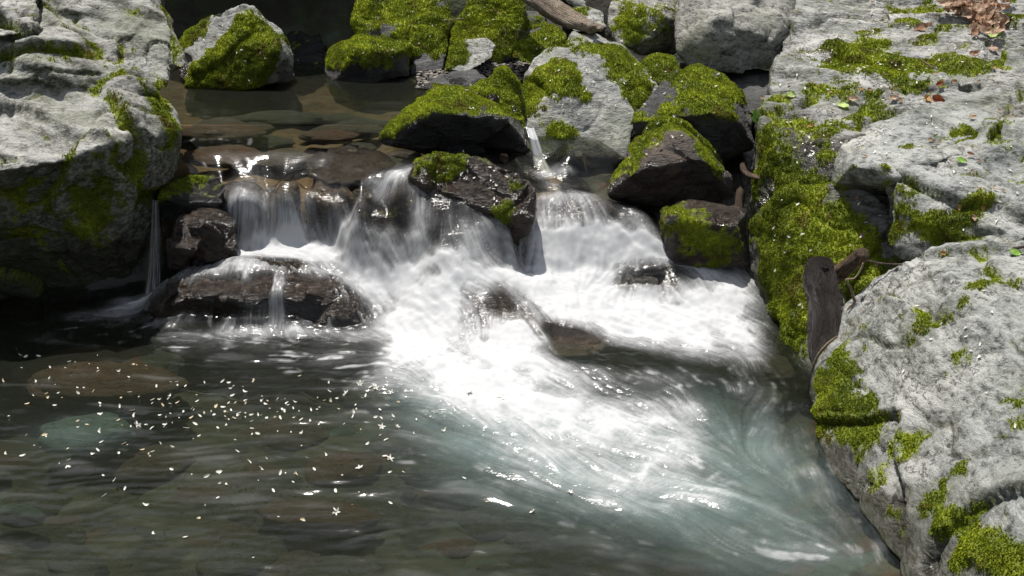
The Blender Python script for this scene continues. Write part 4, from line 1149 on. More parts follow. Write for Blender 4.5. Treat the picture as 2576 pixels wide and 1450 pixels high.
V = np.stack([XX.ravel(), YY.ravel(), Wf.ravel()], 1)
F = grid_faces(nx, ny)
zc = W.ravel()[F].mean(1)
yc = YY.ravel()[F].mean(1)
xc = XX.ravel()[F].mean(1)
is_up = (zc > 0.497) & (xc < .35) | (yc > 5.0)
fall_x = at_z(1310, 560, .3)[0]
is_pool = (zc < 0.03) & ~is_up
is_right = ~is_up & ~is_pool & (xc > fall_x)
is_left = ~is_up & ~is_pool & ~is_right


def part_water(name, mask, extra=None):
    f = F[mask]
    used, inv = np.unique(f, return_inverse=True)
    v_, f_ = V[used], inv.reshape(-1, 4)
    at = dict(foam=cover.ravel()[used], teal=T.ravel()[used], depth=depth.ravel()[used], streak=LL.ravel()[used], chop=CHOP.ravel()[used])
    if extra is not None:
        ev, sh = extra
        ef = grid_faces(sh[1], sh[0])
        if ev[sh[1], 1] < ev[0, 1]:
            ef = ef[:, ::-1]
        f_ = np.concatenate([f_, ef + len(v_)])
        v_ = np.concatenate([v_, ev])
        k = len(ev)
        at = dict(foam=np.r_[at["foam"], np.zeros(k)], teal=np.r_[at["teal"], np.zeros(k)], depth=np.r_[at["depth"], np.full(k, .25)], streak=np.r_[at["streak"], np.full(k, .5)], chop=np.r_[at["chop"], np.full(k, .02)])
    me_ = fast_mesh(name, v_, f_)
    for k_n, val in at.items():
        attr(me_, k_n, val)
    return link(name, me_, M_WATER)


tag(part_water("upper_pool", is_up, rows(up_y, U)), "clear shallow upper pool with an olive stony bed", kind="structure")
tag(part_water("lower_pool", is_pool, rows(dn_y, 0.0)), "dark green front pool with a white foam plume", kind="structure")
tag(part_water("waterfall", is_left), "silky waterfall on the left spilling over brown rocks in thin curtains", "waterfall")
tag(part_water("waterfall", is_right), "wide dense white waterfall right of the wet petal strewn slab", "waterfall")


def ribbon(name, label, left, right, n_w, n_l, dens, seed):
    """a narrow falling sheet between two edge lines, bulging towards the front"""
    def curve(pts, n):
        q = np.array([at_y(*p) for p in pts])
        t_ = np.linspace(0, len(q) - 1, n)
        i = np.clip(t_.astype(int), 0, len(q) - 2)
        return q[i] + (q[i + 1] - q[i]) * (t_ - i)[:, None]
    a, b = curve(left, n_l), curve(right, n_l)
    for c_ in (a, b):
        for k in range(3):
            c_[:] = box_blur(c_, 6, 1) if False else c_
    s = np.linspace(0, 1, n_w)
    g = a[:, None, :] * (1 - s)[None, :, None] + b[:, None, :] * s[None, :, None]
    rr = np.random.default_rng(seed)
    st = rr.random((n_l, n_w))
    for _ in range(2):
        c = np.cumsum(np.pad(st, ((21, 20), (0, 0)), mode='wrap'), 0)
        st = (c[41:] - c[:-41])[:n_l] / 41
    st = norm01(st, 2.0)
    g[..., 1] -= (0.02 * np.sin(np.pi * s))[None, :] + 0.010 * st
    edge = np.clip(np.minimum(s, 1 - s) * 5, 0, 1)[None, :]
    al = np.clip(dens * (0.35 + 1.2 * st) * edge, 0, 1)
    me_ = fast_mesh(name, g.reshape(-1, 3), grid_faces(n_w, n_l))
    attr(me_, "foam", sstep(.1, .9, al).ravel())
    attr(me_, "streak", st.ravel())
    attr(me_, "teal", np.zeros(n_w * n_l))
    attr(me_, "depth", np.zeros(n_w * n_l))
    attr(me_, "chop", np.full(n_w * n_l, .5))
    return tag(link(name, me_, M_WATER), label, "waterfall")


ribbon("waterfall", "small bright side trickle falling between the mossy black boulder and the triangular one",
       [(1322, 318, 5.02), (1330, 345, 4.95), (1338, 390, 4.90), (1345, 440, 4.80)], [(1344, 320, 5.02), (1355, 350, 4.95), (1372, 400, 4.90), (1395, 442, 4.80)], 24, 70, 1.05, 3)
ribbon("waterfall", "thin wispy trickle in the dark gap beside the huge left boulder",
       [(384, 500, 4.30), (378, 600, 4.26), (368, 690, 4.22), (360, 745, 4.19)], [(402, 500, 4.30), (405, 600, 4.26), (412, 690, 4.22), (410, 745, 4.19)], 26, 110, .36, 4)
# ------------------------------------------------------------------ driftwood, twigs, leaves, petals, stones
def cast_rocks(u, v, keys=None):
    d = Vector(ray(u, v)).normalized()
    best = None
    for k, r in ROCKS.items():
        if keys and k not in keys:
            continue
        loc, nrm, _, dist = r["bvh"].ray_cast(Vector(CAMV), d)
        if loc is not None and (best is None or dist < best[2]):
            if nrm.dot(d) > 0:
                nrm = -nrm
            best = (np.array(loc), np.array(nrm), dist, k)
    return best


def wood_material(name, dark, base, light, stretch_v, rough=0.8):
    t = NT(name)
    v = t.coords(stretch_v, (0, 0, 0), "UV")
    n = t.noise(v, 6.0, 8, 0.7, 0.2)
    n2 = t.noise(t.coords(), 9.0, 5, 0.6)
    f = t.noise(v, 22.0, 5, 0.7)
    c = t.mix(t.ramp(n, 0.32, 0.6), dark, base)
    c = t.mix(t.ramp(n2, 0.42, 0.68), c, light)
    c = t.mix(t.ramp(f, 0.54, 0.40, 0.0, 0.9), c, tuple(x * 0.35 for x in dark))
    h = t.math('ADD', n, t.math('MULTIPLY', f, 0.5))
    return t.done(t.principled(c, rough, t.bump(h, 1.0, 0.05), 0.4).outputs[0])


M_LOG = wood_material("weathered_wood", (0.19, 0.14, 0.095), (0.44, 0.345, 0.25), (0.58, 0.48, 0.37), (14, 1.2, 1))
M_STUMP = wood_material("dark_wet_wood", (0.014, 0.010, 0.008), (0.042, 0.029, 0.022), (0.10, 0.078, 0.065), (12, 2.5, 1), 0.42)
M_BRANCH = wood_material("brown_wood", (0.06, 0.034, 0.016), (0.15, 0.090, 0.045), (0.24, 0.16, 0.095), (7, 1.5, 1), 0.6)
M_TWIG = wood_material("brown_twig", (0.07, 0.042, 0.03), (0.16, 0.105, 0.08), (0.26, 0.19, 0.15), (4, 10, 1), 0.7)
M_ROOT = wood_material("pale_root", (0.30, 0.21, 0.12), (0.46, 0.34, 0.21), (0.56, 0.45, 0.31), (4, 10, 1), 0.7)


def tube(name, pts, radii, mat, label, cat, sides=10, seg=16, rough=0.12, seed=1, flat=1.0, cap_round=True):
    pts = np.array(pts, dtype=float)
    m = len(pts)
    t_ = np.linspace(0, m - 1, (m - 1) * seg + 1)
    # Catmull-Rom
    P = np.vstack([2 * pts[0] - pts[1], pts, 2 * pts[-1] - pts[-2]])
    i = np.clip(t_.astype(int), 0, m - 2)
    f = (t_ - i)[:, None]
    p0, p1, p2, p3 = P[i], P[i + 1], P[i + 2], P[i + 3]
    c = 0.5 * (2 * p1 + (p2 - p0) * f + (2 * p0 - 5 * p1 + 4 * p2 - p3) * f ** 2 + (3 * p1 - p0 - 3 * p2 + p3) * f ** 3)
    r = np.interp(t_, np.arange(m), radii)
    if cap_round:
        s = np.linspace(0, 1, len(c))
        ln = np.linalg.norm(np.diff(c, axis=0), axis=1).sum()
        e = np.clip(np.minimum(s, 1 - s) * ln / (r.mean() * 0.8 + 1e-6), 0, 1)
        r = r * np.sqrt(np.clip(1 - (1 - e) ** 2, 0.02, 1))
    tan = np.gradient(c, axis=0)
    tan /= np.linalg.norm(tan, axis=1)[:, None]
    ref = np.array([0.03, 0.98, 0.2])
    a = np.cross(tan, ref)
    a /= np.linalg.norm(a, axis=1)[:, None]
    b = np.cross(tan, a)
    th = np.linspace(0, 2 * np.pi, sides, endpoint=False)
    n = len(c)
    dirs = a[:, None, :] * np.cos(th)[None, :, None] + flat * b[:, None, :] * np.sin(th)[None, :, None]
    q = np.stack([np.repeat(np.cos(th)[None] * 1.3, n, 0) + seed, np.repeat(np.sin(th)[None] * 1.3, n, 0), np.repeat(np.arange(n)[:, None] * 0.06, sides, 1)], -1).reshape(-1, 3)
    rr = r[:, None] * (1 + rough * 2.2 * fbm(q, 3).reshape(n, sides))
    V_ = (c[:, None, :] + dirs * rr[..., None])
    loc = c.mean(0)
    V_ = np.concatenate([V_.reshape(-1, 3), c[:1], c[-1:]]) - loc
    k = np.arange(n - 1)[:, None] * sides + np.arange(sides)[None]
    k2 = np.arange(n - 1)[:, None] * sides + (np.arange(sides)[None] + 1) % sides
    F_ = np.stack([k, k2, k2 + sides, k + sides], -1).reshape(-1, 4).tolist()
    e0, e1 = n * sides, n * sides + 1
    for j in range(sides):
        F_.append((e0, (j + 1) % sides, j))
        F_.append((e1, (n - 1) * sides + j, (n - 1) * sides + (j + 1) % sides))
    me_ = bpy.data.meshes.new(name)
    me_.from_pydata(V_.tolist(), [], F_)
    uv = me_.uv_layers.new(name="UVMap")
    lens = np.concatenate([[0], np.cumsum(np.linalg.norm(np.diff(c, axis=0), axis=1))])
    for poly in me_.polygons:
        for li in poly.loop_indices:
            vi = me_.loops[li].vertex_index
            if vi < n * sides:
                uv.data[li].uv = (abs((vi % sides) / sides - 0.5) * 2 * r.max() * 4, lens[vi // sides])
    me_.polygons.foreach_set("use_smooth", np.ones(len(me_.polygons), dtype=bool))
    return tag(link(name, me_, mat, loc=loc), label, cat)


log = bpy.data.objects.new("driftwood_log", None)
log.location = at_y(1425, 42, 5.98)
log.empty_display_size = 0.1
col.objects.link(log)
tag(log, "weathered bare driftwood log leaning down onto the triangular mossy boulder", "log")
for piece in (tube("trunk", [at_y(1230, -75, 6.65), at_y(1340, -10, 6.25), at_y(1425, 42, 5.98), at_y(1500, 76, 5.80)], [.062, .06, .056, .036], M_LOG, None, None, 20, 20, .16, 3),
              tube("branch_stub", [at_y(1488, 72, 5.78), at_y(1505, 68, 5.76), at_y(1514, 76, 5.72)], [.022, .02, .012], M_LOG, None, None, 10, 8, .2, 5)):
    piece.location = piece.location - log.location
    piece.parent = log
tube("stump", [at_y(2092, 960, 3.36), at_y(2078, 860, 3.44), at_y(2072, 760, 3.54), at_y(2062, 700, 3.60), at_y(2058, 660, 3.63), at_y(2057, 645, 3.64)], [.060, .066, .064, .060, .050, .030], M_STUMP, "dark wet driftwood stump standing upright against the mossy wall", "driftwood", 24, 14, .13, 8, .95)
tube("branch", [at_y(2085, 705, 3.66), at_y(2120, 680, 3.62), at_y(2150, 658, 3.58), at_y(2178, 632, 3.54)], [.030, .033, .030, .029], M_BRANCH, "short broken brown branch end beside the dark stump", "branch", 14, 12, .13, 9)
tw = [(2180, 655), (2215, 663), (2270, 666), (2350, 660), (2420, 650), (2480, 640), (2530, 630), (2620, 612)]
tube("twig", [at_y(u, v, 3.50 - .12 * k / 7) for k, (u, v) in enumerate(tw)], [.003, .004, .005, .005, .0055, .006, .006, .006], M_TWIG, "long thin brown twig lying across the pale right bank boulders", "twig", 6, 8, .1, 10)
rt = [(2172, 660), (2166, 678), (2150, 700), (2128, 705), (2138, 722), (2146, 745), (2150, 762), (2136, 775), (2130, 790), (2129, 800)]
tube("root", [at_y(u, v, 3.50 - .004 * k) for k, (u, v) in enumerate(rt)], [.004] * 4 + [.006] * 6, M_ROOT, "pale wriggling root hanging between the stump and the giant boulder", "root", 6, 6, .1, 11)
rt = [(2108, 845), (2080, 868), (2060, 892), (2048, 915), (2042, 938)]
tube("root", [at_y(u, v, 3.28 + .01 * k) for k, (u, v) in enumerate(rt)], [.004, .006, .006, .005, .004], M_ROOT, "pale curved root arching down to the water at the stump's foot", "root", 6, 6, .1, 12)
tube("root", [at_y(1866, 410, 4.50), at_y(1874, 432, 4.46), at_y(1900, 446, 4.40), at_y(1955, 450, 4.32)], [.010, .014, .012, .008], M_BRANCH, "brown bent root bridging the dark cleft beside the moss wall", "root", 8, 8, .15, 13)
tube("twig", [at_y(1796, 540, 4.25), at_y(1812, 575, 4.22), at_y(1840, 600, 4.20), at_y(1870, 622, 4.2)], [.004, .004, .004, .003], M_BRANCH, "thin red brown twig sloping over the mossy rock by the wide waterfall", "twig", 6, 6, .1, 14)
tube("twig", [at_y(1466, 382, 4.86), at_y(1470, 405, 4.84), at_y(1477, 442, 4.80)], [.004, .005, .004], M_BRANCH, "thin upright twig under the front edge of the triangular boulder", "twig", 6, 6, .1, 15)
tube("twig", [at_y(2312, 146, 4.76), at_y(2335, 164, 4.72), at_y(2366, 178, 4.70)], [.003, .004, .003], M_ROOT, "short straw coloured twig on the moss of the right outcrop", "twig", 6, 6, .1, 16)
tube("twig", [at_y(1110, 52, 6.5), at_y(1135, 50, 6.48), at_y(1170, 46, 6.45)], [.004, .004, .003], M_ROOT, "thin pale twig between the mossy boulders at the top", "twig", 6, 6, .1, 17)
tube("driftwood_piece", [at_y(1862, 470, 4.42), at_y(1858, 530, 4.36), at_y(1852, 580, 4.32), at_y(1850, 600, 4.3)], [.016, .018, .02, .012], M_BRANCH, "short brown driftwood piece wedged upright in the dark cleft", "driftwood", 10, 8, .2, 18)


# leaves
def leaf_mesh(name, seed, length=0.07, width=0.035, curl=0.5, lobes=0):
    r = np.random.default_rng(seed)
    n, k = 13, 7
    s = np.linspace(0, 1, n)
    wid = width * np.sin(np.pi * s ** 0.8) ** 0.8
    if lobes:
        wid *= 0.62 + 0.38 * np.abs(np.cos(lobes * np.pi * s))
    t_ = np.linspace(-1, 1, k)
    X = np.repeat((s * length)[:, None], k, 1) - length / 2
    Y = wid[:, None] * t_[None]
    Z = curl * width * (t_[None] ** 2) * (0.4 + s[:, None]) + curl * length * 0.5 * (s[:, None] - 0.5) ** 2 + 0 * X
    Z += 0.006 * fbm(np.stack([X.ravel() * 50, Y.ravel() * 50, np.full(X.size, seed * 2.7)], 1), 3).reshape(X.shape)
    return fast_mesh(name, np.stack([X, Y, Z], -1).reshape(-1, 3), grid_faces(k, n))


def leaf_material(name, a, b, trans=0.3):
    t = NT(name)
    v = t.coords()
    c = t.mix(t.ramp(t.noise(v, 60, 5, 0.7), 0.35, 0.65), a, b)
    d = t.n("ShaderNodeBsdfDiffuse")
    t.l(c, d.inputs[0])
    tr = t.n("ShaderNodeBsdfTranslucent")
    t.l(c, tr.inputs[0])
    m = t.n("ShaderNodeMixShader")
    m.inputs[0].default_value = trans
    t.l(d.outputs[0], m.inputs[1])
    t.l(tr.outputs[0], m.inputs[2])
    return t.done(m.outputs[0])


LM = {"tan": leaf_material("dry_leaf_tan", (0.33, 0.22, 0.145), (0.55, 0.41, 0.31)),
      "brown": leaf_material("dry_leaf_brown", (0.20, 0.11, 0.065), (0.38, 0.24, 0.165)),
      "red": leaf_material("dry_leaf_red", (0.22, 0.045, 0.02), (0.32, 0.10, 0.05)),
      "orange": leaf_material("dry_leaf_orange", (0.34, 0.17, 0.06), (0.48, 0.30, 0.14)),
      "green": leaf_material("fresh_leaf_green", (0.14, 0.30, 0.04), (0.30, 0.46, 0.12)),
      "lime": leaf_material("fresh_leaf_lime", (0.34, 0.46, 0.14), (0.52, 0.60, 0.28))}
leaf_bank = {}
for k, m in LM.items():
    for q in range(3):
        me_ = leaf_mesh("leaf", 10 + q + len(leaf_bank), 0.085, 0.026, 0.55 if k not in ("green", "lime") else 0.25, 2 if q == 1 and k not in ("green", "lime") else 0)
        me_.materials.append(m)
        leaf_bank[(k, q)] = me_


def put(me_, name, loc, nrm, yaw, scale, label, cat, group=None, tilt=0.0):
    o = bpy.data.objects.new(name, me_)
    q = Vector(nrm).to_track_quat('Z', 'Y')
    o.rotation_mode = 'QUATERNION'
    from mathutils import Quaternion
    o.rotation_quaternion = q @ Quaternion((0, 0, 1), yaw) @ Quaternion((0, 1, 0), tilt)
    o.location = loc
    o.scale = (scale,) * 3 if not isinstance(scale, tuple) else scale
    col.objects.link(o)
    return tag(o, label, cat, group)


rl = random.Random(5)
LEAVES = [
    (2143, 253, "tan", 1.0, "tan dry leaf on the pale ledge below the big moss carpet"), (2246, 251, "tan", 1.0, "tan curled leaf in the crack right of the first tan leaf"),
    (2328, 256, "orange", 1.2, "long yellow brown leaf in the rock crack next to the red leaf"), (2359, 254, "red", 1.3, "deep red leaf lying in the crack of the right outcrop"),
    (2359, 214, "red", .8, "small rusty leaf on the grey ledge above the deep red leaf"), (2447, 140, "brown", 1.1, "brown leaf on the grey rock right of the big moss carpet"),
    (2499, 130, "tan", 1.2, "light tan leaf under the pile of dead leaves"), (2321, 74, "brown", 1.8, "long brown leaf left of the leaf pile, flat on the outcrop"),
    (2037, 321, "orange", .6, "small orange leaf on the dark wet top of the moss wall"), (1993, 239, "lime", 1.0, "pale green leaf on the left edge of the outcrop ledge"),
    (2119, 272, "lime", 1.6, "long pale green leaf lying flat on the outcrop ledge"), (2417, 407, "green", .8, "light green leaf on the bumpy pale boulder"), (2437, 391, "brown", .6, "small brown leaf just above the light green leaf on the bumpy boulder"),
    (2550, 640, "green", 1.0, "dull green leaf at the right edge above the long twig"), (2374, 636, "orange", .5, "tiny orange leaf on the giant boulder's top edge"),
    (1908, 288, "green", 1.2, "fresh green leaf at the top of the dark cleft"), (1902, 300, "green", .8, "small green leaf hanging under the fresh one in the cleft"),
    (2496, 92, "lime", 1.3, "pale green leaf sprouting beside the pile of dead leaves"), (2512, 88, "green", 1.2, "broad green leaf beside the pile of dead leaves"),
    (1484, 60, "orange", .7, "small yellow leaf caught on the upper side of the driftwood log"), (2445, 300, "orange", .6, "small orange leaf on the crest of the jutting boulder"), (2500, 480, "tan", .6, "tan leaf fragment on the bumpy pale boulder"),
]
for (u, v, k, s, lab) in LEAVES:
    h = cast_rocks(u, v)
    if h:
        put(leaf_bank[(k, rl.randrange(3))], "leaf", h[0] + h[1] * 0.010, h[1], rl.uniform(-.6, .6), s * .62, lab, "leaf")
for k in range(110):
    a = rl.random()
    u = 2345 + 165 * (0.35 + 0.65 * a) + rl.gauss(0, 12)
    v = -20 + 115 * rl.random() ** 0.8 if a > .35 else rl.uniform(28, 45)
    if a > .8: v = rl.uniform(20, 105)
    h = cast_rocks(u, v)
    if h:
        n_ = h[1] + np.array([rl.gauss(0, .45), rl.gauss(0, .45), .3])
        put(leaf_bank[(rl.choice(["tan", "tan", "tan", "brown", "brown"]), rl.randrange(3))], "dead_leaf", h[0] + np.array([0, 0, rl.uniform(.012, .07)]), n_, rl.uniform(0, 6.3), rl.uniform(.55, 1.1), "curled dead leaf in the heap at the top right corner", "leaf", "dead leaves in the heap on the right outcrop", rl.gauss(0, .3))

scraps = [(1960, 230, 40, 40), (2060, 225, 60, 12), (2250, 240, 120, 14), (2350, 205, 90, 14), (2450, 150, 50, 40), (2250, 330, 90, 40), (2400, 430, 80, 60), (2480, 500, 50, 40), (1890, 300, 12, 20), (2520, 220, 40, 50), (2200, 60, 100, 30), (2180, 560, 40, 50)]
for (u0, v0, su, sv_) in scraps:
    for _ in range(4):
        h = cast_rocks(rl.gauss(u0, su), rl.gauss(v0, sv_), ("wall", "over", "r3"))
        if h and h[1][2] > .1:
            put(leaf_bank[(rl.choice(["tan", "brown", "brown", "orange"]), rl.randrange(3))], "leaf_scrap", h[0] + h[1] * 0.008, h[1] + np.array([rl.gauss(0, .2), rl.gauss(0, .2), 0]), rl.uniform(0, 6.3), rl.uniform(.16, .36), "small dry leaf scrap lying on the right outcrop", "leaf", "dry leaf scraps on the right outcrop")


# petals
def petal_mesh(seed, flower=False):
    r = np.random.default_rng(seed)
    parts, faces, base = [], [], 0
    for j in range(5 if flower else 1):
        n, k = 6, 4
        s = np.linspace(0, 1, n)
        t_ = np.linspace(-1, 1, k)
        wid = 0.0052 * np.sin(np.pi * (0.12 + 0.84 * s)) ** 0.7
        X = np.repeat((s * 0.024)[:, None], k, 1) - (0 if flower else 0.012)
        Y = wid[:, None] * t_[None] + (0.003 * r.normal()) * (s[:, None] - .5) ** 2 * 4
        Z = 0.0022 * t_[None] ** 2 + 0.010 * r.uniform(.3, 1.0) * (s[:, None] - 0.5) ** 2 * (1.5 if flower else 1)
        P = np.stack([X, Y, Z + 0 * X], -1).reshape(-1, 3)
        if flower:
            a = 2 * np.pi * j / 5 + r.uniform(-.2, .2)
            P = np.stack([P[:, 0] * np.cos(a) - P[:, 1] * np.sin(a), P[:, 0] * np.sin(a) + P[:, 1] * np.cos(a), P[:, 2]], 1)
        parts.append(P)
        faces.append(grid_faces(k, n) + base)
        base += len(P)
    return np.concatenate(parts), np.concatenate(faces)


M_PETAL = leaf_material("white_petal", (0.68, 0.66, 0.58), (0.85, 0.84, 0.79), 0.3)
M_PETAL_OLD = leaf_material("faded_petal", (0.58, 0.47, 0.30), (0.74, 0.66, 0.50), 0.35)
petals = []
for q in range(6):
    P, F_ = petal_mesh(q)
    me_ = fast_mesh("petal", P, F_)
    me_.materials.append(M_PETAL if q < 4 else M_PETAL_OLD)
    petals.append(me_)
def blossom(loc, nrm, yaw, scale):
    """five petals round a small yellow centre"""
    o = put(None, "flower", loc, nrm, yaw, scale, "small white five petalled blossom floating on the front pool", "flower", "blossoms floating on the front pool")
    for j_ in range(5):
        p_ = bpy.data.objects.new("petal", petals[j_ % 4])
        a_ = 2 * math.pi * j_ / 5 + rl.uniform(-.2, .2)
        p_.location = (0.013 * math.cos(a_), 0.013 * math.sin(a_), 0.001 * j_)
        p_.rotation_euler = (rl.uniform(-.4, .4), rl.uniform(-.5, .1), a_)
        p_.parent = o
        col.objects.link(p_)
    c_ = bpy.data.objects.new("flower_centre", centre_me)
    c_.parent = o
    col.objects.link(c_)


centre_me = bpy.data.meshes.new("flower_centre")
bm = bmesh.new()
bmesh.ops.create_icosphere(bm, subdivisions=1, radius=0.0035)
bm.to_mesh(centre_me)
bm.free()
centre_me.materials.append(M_PETAL_OLD)
GA = [  # u, v, su, sv, weight
    (560, 1035, 150, 22, .2), (420, 1060, 120, 25, .10), (330, 1005, 110, 14, .07), (760, 1015, 100, 12, .07), (900, 1060, 110, 30, .09), (150, 1010, 130, 25, .07),
    (180, 930, 110, 25, .07), (120, 1120, 110, 30, .06), (450, 1160, 250, 60, .08), (950, 1130, 150, 60, .06), (700, 1270, 300, 70, .06), (500, 1200, 450, 110, .14), (600, 970, 130, 14, .03), (640, 1048, 50, 7, .08)]
wts = [g[4] for g in GA]
n_p = 0
while n_p < 262:
    g = rl.choices(GA, wts)[0]
    u, v = rl.gauss(g[0], g[2]), rl.gauss(g[1], g[3])
    if not (2 < u < 1250 and 880 < v < 1445):
        continue
    p = at_z(u, v, 0.0)
    i, j = int((p[1] - Y0) / STEP), int((p[0] - X0) / STEP)
    if not (0 <= i < ny and 0 <= j < nx) or Wf[i, j] > .03:
        continue
    p[2] = Wf[i, j] + 0.004
    yaw = math.atan2(VY[i, j], VX[i, j]) + rl.gauss(0, .9)
    s = rl.uniform(.28, .9)
    n_ = Vector((rl.gauss(0, .5), rl.gauss(0, .5) - .15, 1))
    me_ = petals[rl.choice([0, 1, 2, 3, 0, 1, 2, 3, 4, 5])]
    put(me_, "petal", p, n_, yaw, (s, s * rl.uniform(.8, 1.3), s), "white petal floating on the dark front pool" if me_.materials[0] == M_PETAL else "yellowed petal floating on the dark front pool", "petal", "petals floating on the front pool" if me_.materials[0] == M_PETAL else "yellowed petals floating on the front pool")
    n_p += 1
for (u, v) in [(1345, 0), (870, 995), (905, 975), (945, 985), (1180, 995), (1000, 1075), (1260, 1015), (905, 1180), (980, 1155), (1340, 1290), (960, 1075), (345, 1070), (845, 1292), (1435, 1240)]:
    p = at_z(u, v, 0.0)
    if v < 900: continue
    i, j = int((p[1] - Y0) / STEP), int((p[0] - X0) / STEP)
    p[2] = Wf[i, j] + 0.006
    blossom(p, (rl.gauss(0, .35), rl.gauss(-.2, .3), .8), rl.uniform(0, 6), rl.uniform(.45, .7))
# petals lying on the rocks: the near ones each its own, the many specks farther off one scatter
REG = [(1480, 230, 130, 120, 60, "tri"), (1130, 430, 90, 40, 55, "slab"), (1270, 500, 60, 50, 30, "slab"), (950, 125, 90, 30, 26, "ma"), (620, 110, 80, 70, 30, "b2"), (1750, 260, 90, 80, 24, "dkr"), (1700, 340, 80, 40, 14, "brm"), (2250, 140, 220, 110, 150, "wall"), (2050, 330, 90, 60, 36, "wall"),
       (2000, 600, 60, 160, 26, "wall"), (1360, 110, 40, 30, 10, "mf"), (1640, 60, 60, 40, 20, "htop"), (1180, 240, 80, 40, 10, "mossy"), (2300, 350, 120, 60, 22, "over"), (2430, 470, 130, 90, 30, "r3"), (2390, 850, 160, 180, 30, "r4"), (1660, 170, 30, 25, 8, "tri2"), (1220, 60, 60, 60, 14, "mc"), (1080, 80, 60, 40, 10, "mb2"), (2160, 590, 40, 60, 12, "wall")]
sv, sf, base = [], [], 0
near = []
for (u0, v0, su, sv_, cnt, key) in REG:
    for _ in range(int(cnt * .6)):
        u, v = rl.gauss(u0, su * .6), rl.gauss(v0, sv_ * .6)
        if not (0 < u < 2576 and 0 < v < 1450):
            continue
        h = cast_rocks(u, v)
        if not h or h[1][2] < .1:
            continue
        s = rl.uniform(.4, .8)
        n_ = Vector(h[1]) + Vector((rl.gauss(0, .3), rl.gauss(0, .3), .2))
        pos = h[0] + h[1] * (.010 if key not in ("slab", "r4", "r3", "over") else .004)
        if h[2] < 3.9 and len(near) < 36:
            near.append(put(petals[rl.randrange(4)], "petal", pos, n_, rl.uniform(0, 6.3), s * .9, "white petal fallen on the dry stone of the right bank", "petal", "petals fallen on the right bank"))
            continue
        P, F_ = petal_mesh(rl.randrange(30))
        R = np.array(n_.to_track_quat('Z', 'Y').to_matrix())
        a = rl.uniform(0, 6.3)
        P = np.stack([P[:, 0] * math.cos(a) - P[:, 1] * math.sin(a), P[:, 0] * math.sin(a) + P[:, 1] * math.cos(a), P[:, 2]], 1) * s
        sv.append(P @ R.T + pos)
        sf.append(F_ + base)
        base += len(P)
tag(link("petals", fast_mesh("petals", np.concatenate(sv), np.concatenate(sf)), M_PETAL), "tiny white petals sprinkled over the mossy boulders", "petals", kind="stuff")


# stones on the bed, seen through the water
def pebble(name, seed, sub=3, flat=.55, rough=.22):
    bm = bmesh.new()
    bmesh.ops.create_icosphere(bm, subdivisions=sub, radius=1.0)
    co = np.array([v.co for v in bm.verts])
    d = 1 + rough * fbm(co * 1.1 + seed * 5.3, 4) + 0.06 * fbm(co * 4 + seed, 3)
    co = co * d[:, None] * np.array([1, .8, flat])
    for v, c in zip(bm.verts, co):
        v.co = c
    me_ = bpy.data.meshes.new(name)
    bm.to_mesh(me_)
    bm.free()
    n = len(me_.vertices)
    for a in ("moss", "wet", "film"):
        attr(me_, a, np.full(n, .25 if a == "wet" else 0.0))
    me_.polygons.foreach_set("use_smooth", np.ones(len(me_.polygons), dtype=bool))
    return me_


def stone(u, v, z, ru, rv, h, mat, label, seed, group=None, yaw=0.0):
    c = at_z(u, v, z)
    rx = ru * np.linalg.norm(c - CAMV) * TH / 1288
    ry = abs(at_z(u, v - rv, z)[1] - c[1])
    me_ = pebble("stone", seed, 4)
    me_.materials.append(mat)
    o = bpy.data.objects.new("stone", me_)
    o.location = c
    o.scale = (rx, ry * 1.25, h)
    o.rotation_euler = (0, 0, yaw)
    col.objects.link(o)
    return tag(o, label, "stone", group)


stone(245, 945, -.10, 200, 58, .13, M_RED, "large flat reddish stone under the water at the left edge, petals above", 1, yaw=-.15)
stone(390, 925, -.10, 70, 28, .10, M_BED, "grey green stone touching the large reddish underwater stone", 2)
stone(215, 1095, -.16, 105, 36, .12, M_TEAL, "pale green stone under the water below the reddish stone", 3, yaw=.2)
stone(800, 1300, -.20, 150, 30, .09, M_RED, "dark red slab on the pool bed at the lower centre", 4, yaw=-.1)
stone(50, 1300, -.2, 50, 14, .08, M_TEAL, "small green stone underwater near the left edge", 5)
stone(1100, 1190, -.2, 90, 28, .10, M_BED, "olive stone on the pool bed beside the white plume", 6)
stone(930, 850, -.08, 90, 18, .08, M_BROWN, "brown underwater stone at the right foot of the broad low boulder", 7)
stone(560, 335, .43, 110, 12, .07, M_RED, "long reddish stone just under the surface of the upper pool", 8)
stone(560, 395, .42, 90, 20, .08, M_RED, "red brown stone at the lip left of the waterfall", 9)
stone(830, 345, .43, 70, 10, .06, M_RED, "orange brown stone under the middle of the upper pool", 10)
stone(700, 300, .38, 120, 12, .08, M_BED, "wide olive stone on the bed of the upper pool", 11)
stone(900, 330, .42, 60, 10, .08, M_BROWN, "brown stone beside the black fronted mossy boulder, under water", 12)
stone(720, 405, .40, 80, 18, .08, M_BROWN, "flat brown stone right above the left waterfall lip", 13)
stone(1940, 930, -.10, 80, 26, .10, M_BROWN, "brown stone under the water at the foot of the moss wall", 14)
bank = []
for q, m in enumerate((M_BED, M_BED, M_BROWN, M_BED, M_RED, M_BROWN)):
    me_ = pebble("stone", 30 + q)
    me_.materials.append(m)
    bank.append(me_)
words = ["olive", "olive", "brown", "olive", "reddish", "brown"]
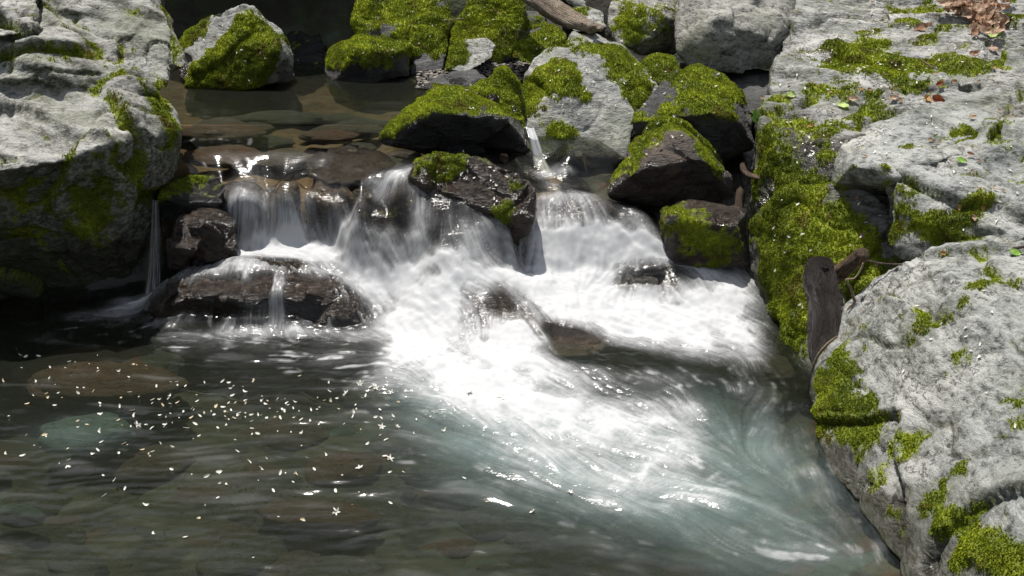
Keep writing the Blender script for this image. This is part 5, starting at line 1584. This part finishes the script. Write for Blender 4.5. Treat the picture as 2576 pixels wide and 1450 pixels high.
for k in range(55):
    u, v = rl.uniform(-150, 2000), rl.uniform(900, 1500)
    c = at_z(u, v, -.27)
    if c[0] > 1.1 or c[1] < 1.9:
        continue
    q = rl.choice([0, 1, 3, 2, 0, 1, 3, 4, 5])
    o = bpy.data.objects.new("stone", bank[q])
    s = rl.uniform(.05, .15)
    o.location = c + np.array([0, 0, rl.uniform(-.05, .0)])
    o.scale = (s * rl.uniform(1, 1.5), s, s * .7)
    o.rotation_euler = (0, 0, rl.uniform(-.6, .6))
    col.objects.link(o)
    tag(o, f"rounded {words[q]} stone lying on the bed of the front pool", "stone", f"{words[q]} stones on the bed of the front pool")
for k in range(40):
    u, v = rl.uniform(440, 1050), rl.uniform(215, 420)
    c = at_z(u, v, .36)
    q = rl.choice([0, 2, 4, 4, 2, 1, 3])
    o = bpy.data.objects.new("stone", bank[q])
    s = rl.uniform(.05, .13)
    o.location = c
    o.scale = (s * 1.4, s, s * .6)
    o.rotation_euler = (0, 0, rl.uniform(-.6, .6))
    col.objects.link(o)
    tag(o, f"rounded {words[q]} stone lying on the bed of the upper pool", "stone", f"{words[q]} stones on the bed of the upper pool")
# gravel bar behind the middle boulders
sv, sf, base = [], [], 0
peb = [pebble("pebble", 60 + q, 1, .6, .3) for q in range(4)]
pdat = []
for me_ in peb:
    pdat.append((np.array([v.co for v in me_.vertices]), np.array([list(p.vertices) for p in me_.polygons])))
    bpy.data.meshes.remove(me_)
for k in range(2600):
    u, v = rl.uniform(1050, 1400), rl.uniform(145, 235)
    z = .535 + .05 * math.exp(-((v - 172) / 30) ** 2) * math.exp(-((u - 1260) / 110) ** 2) + rl.uniform(-.02, .006)
    if v > 205 and u > 1230 or v > 200 + 30 * rl.random(): continue
    P, F_ = pdat[rl.randrange(4)]
    s = rl.uniform(.008, .021)
    a = rl.uniform(0, 6.3)
    P = P * s * np.array([1.2, 1, .8])
    P = np.stack([P[:, 0] * math.cos(a) - P[:, 1] * math.sin(a), P[:, 0] * math.sin(a) + P[:, 1] * math.cos(a), P[:, 2]], 1)
    sv.append(P + at_z(u, v, z))
    sf.append(F_ + base)
    base += len(P)
t = NT("gravel")
g = t.n("ShaderNodeNewGeometry")
c = t.mix(t.ramp(g.outputs["Random Per Island"], 0.0, 1.0), (0.05, 0.047, 0.042), (0.27, 0.24, 0.205))
t.done(t.principled(c, .8, None, .4).outputs[0])
tag(link("gravel", fast_mesh("gravel", np.concatenate(sv), np.concatenate(sf)), t.m), "patch of small grey brown gravel at the upper pool's edge", "gravel", kind="stuff")
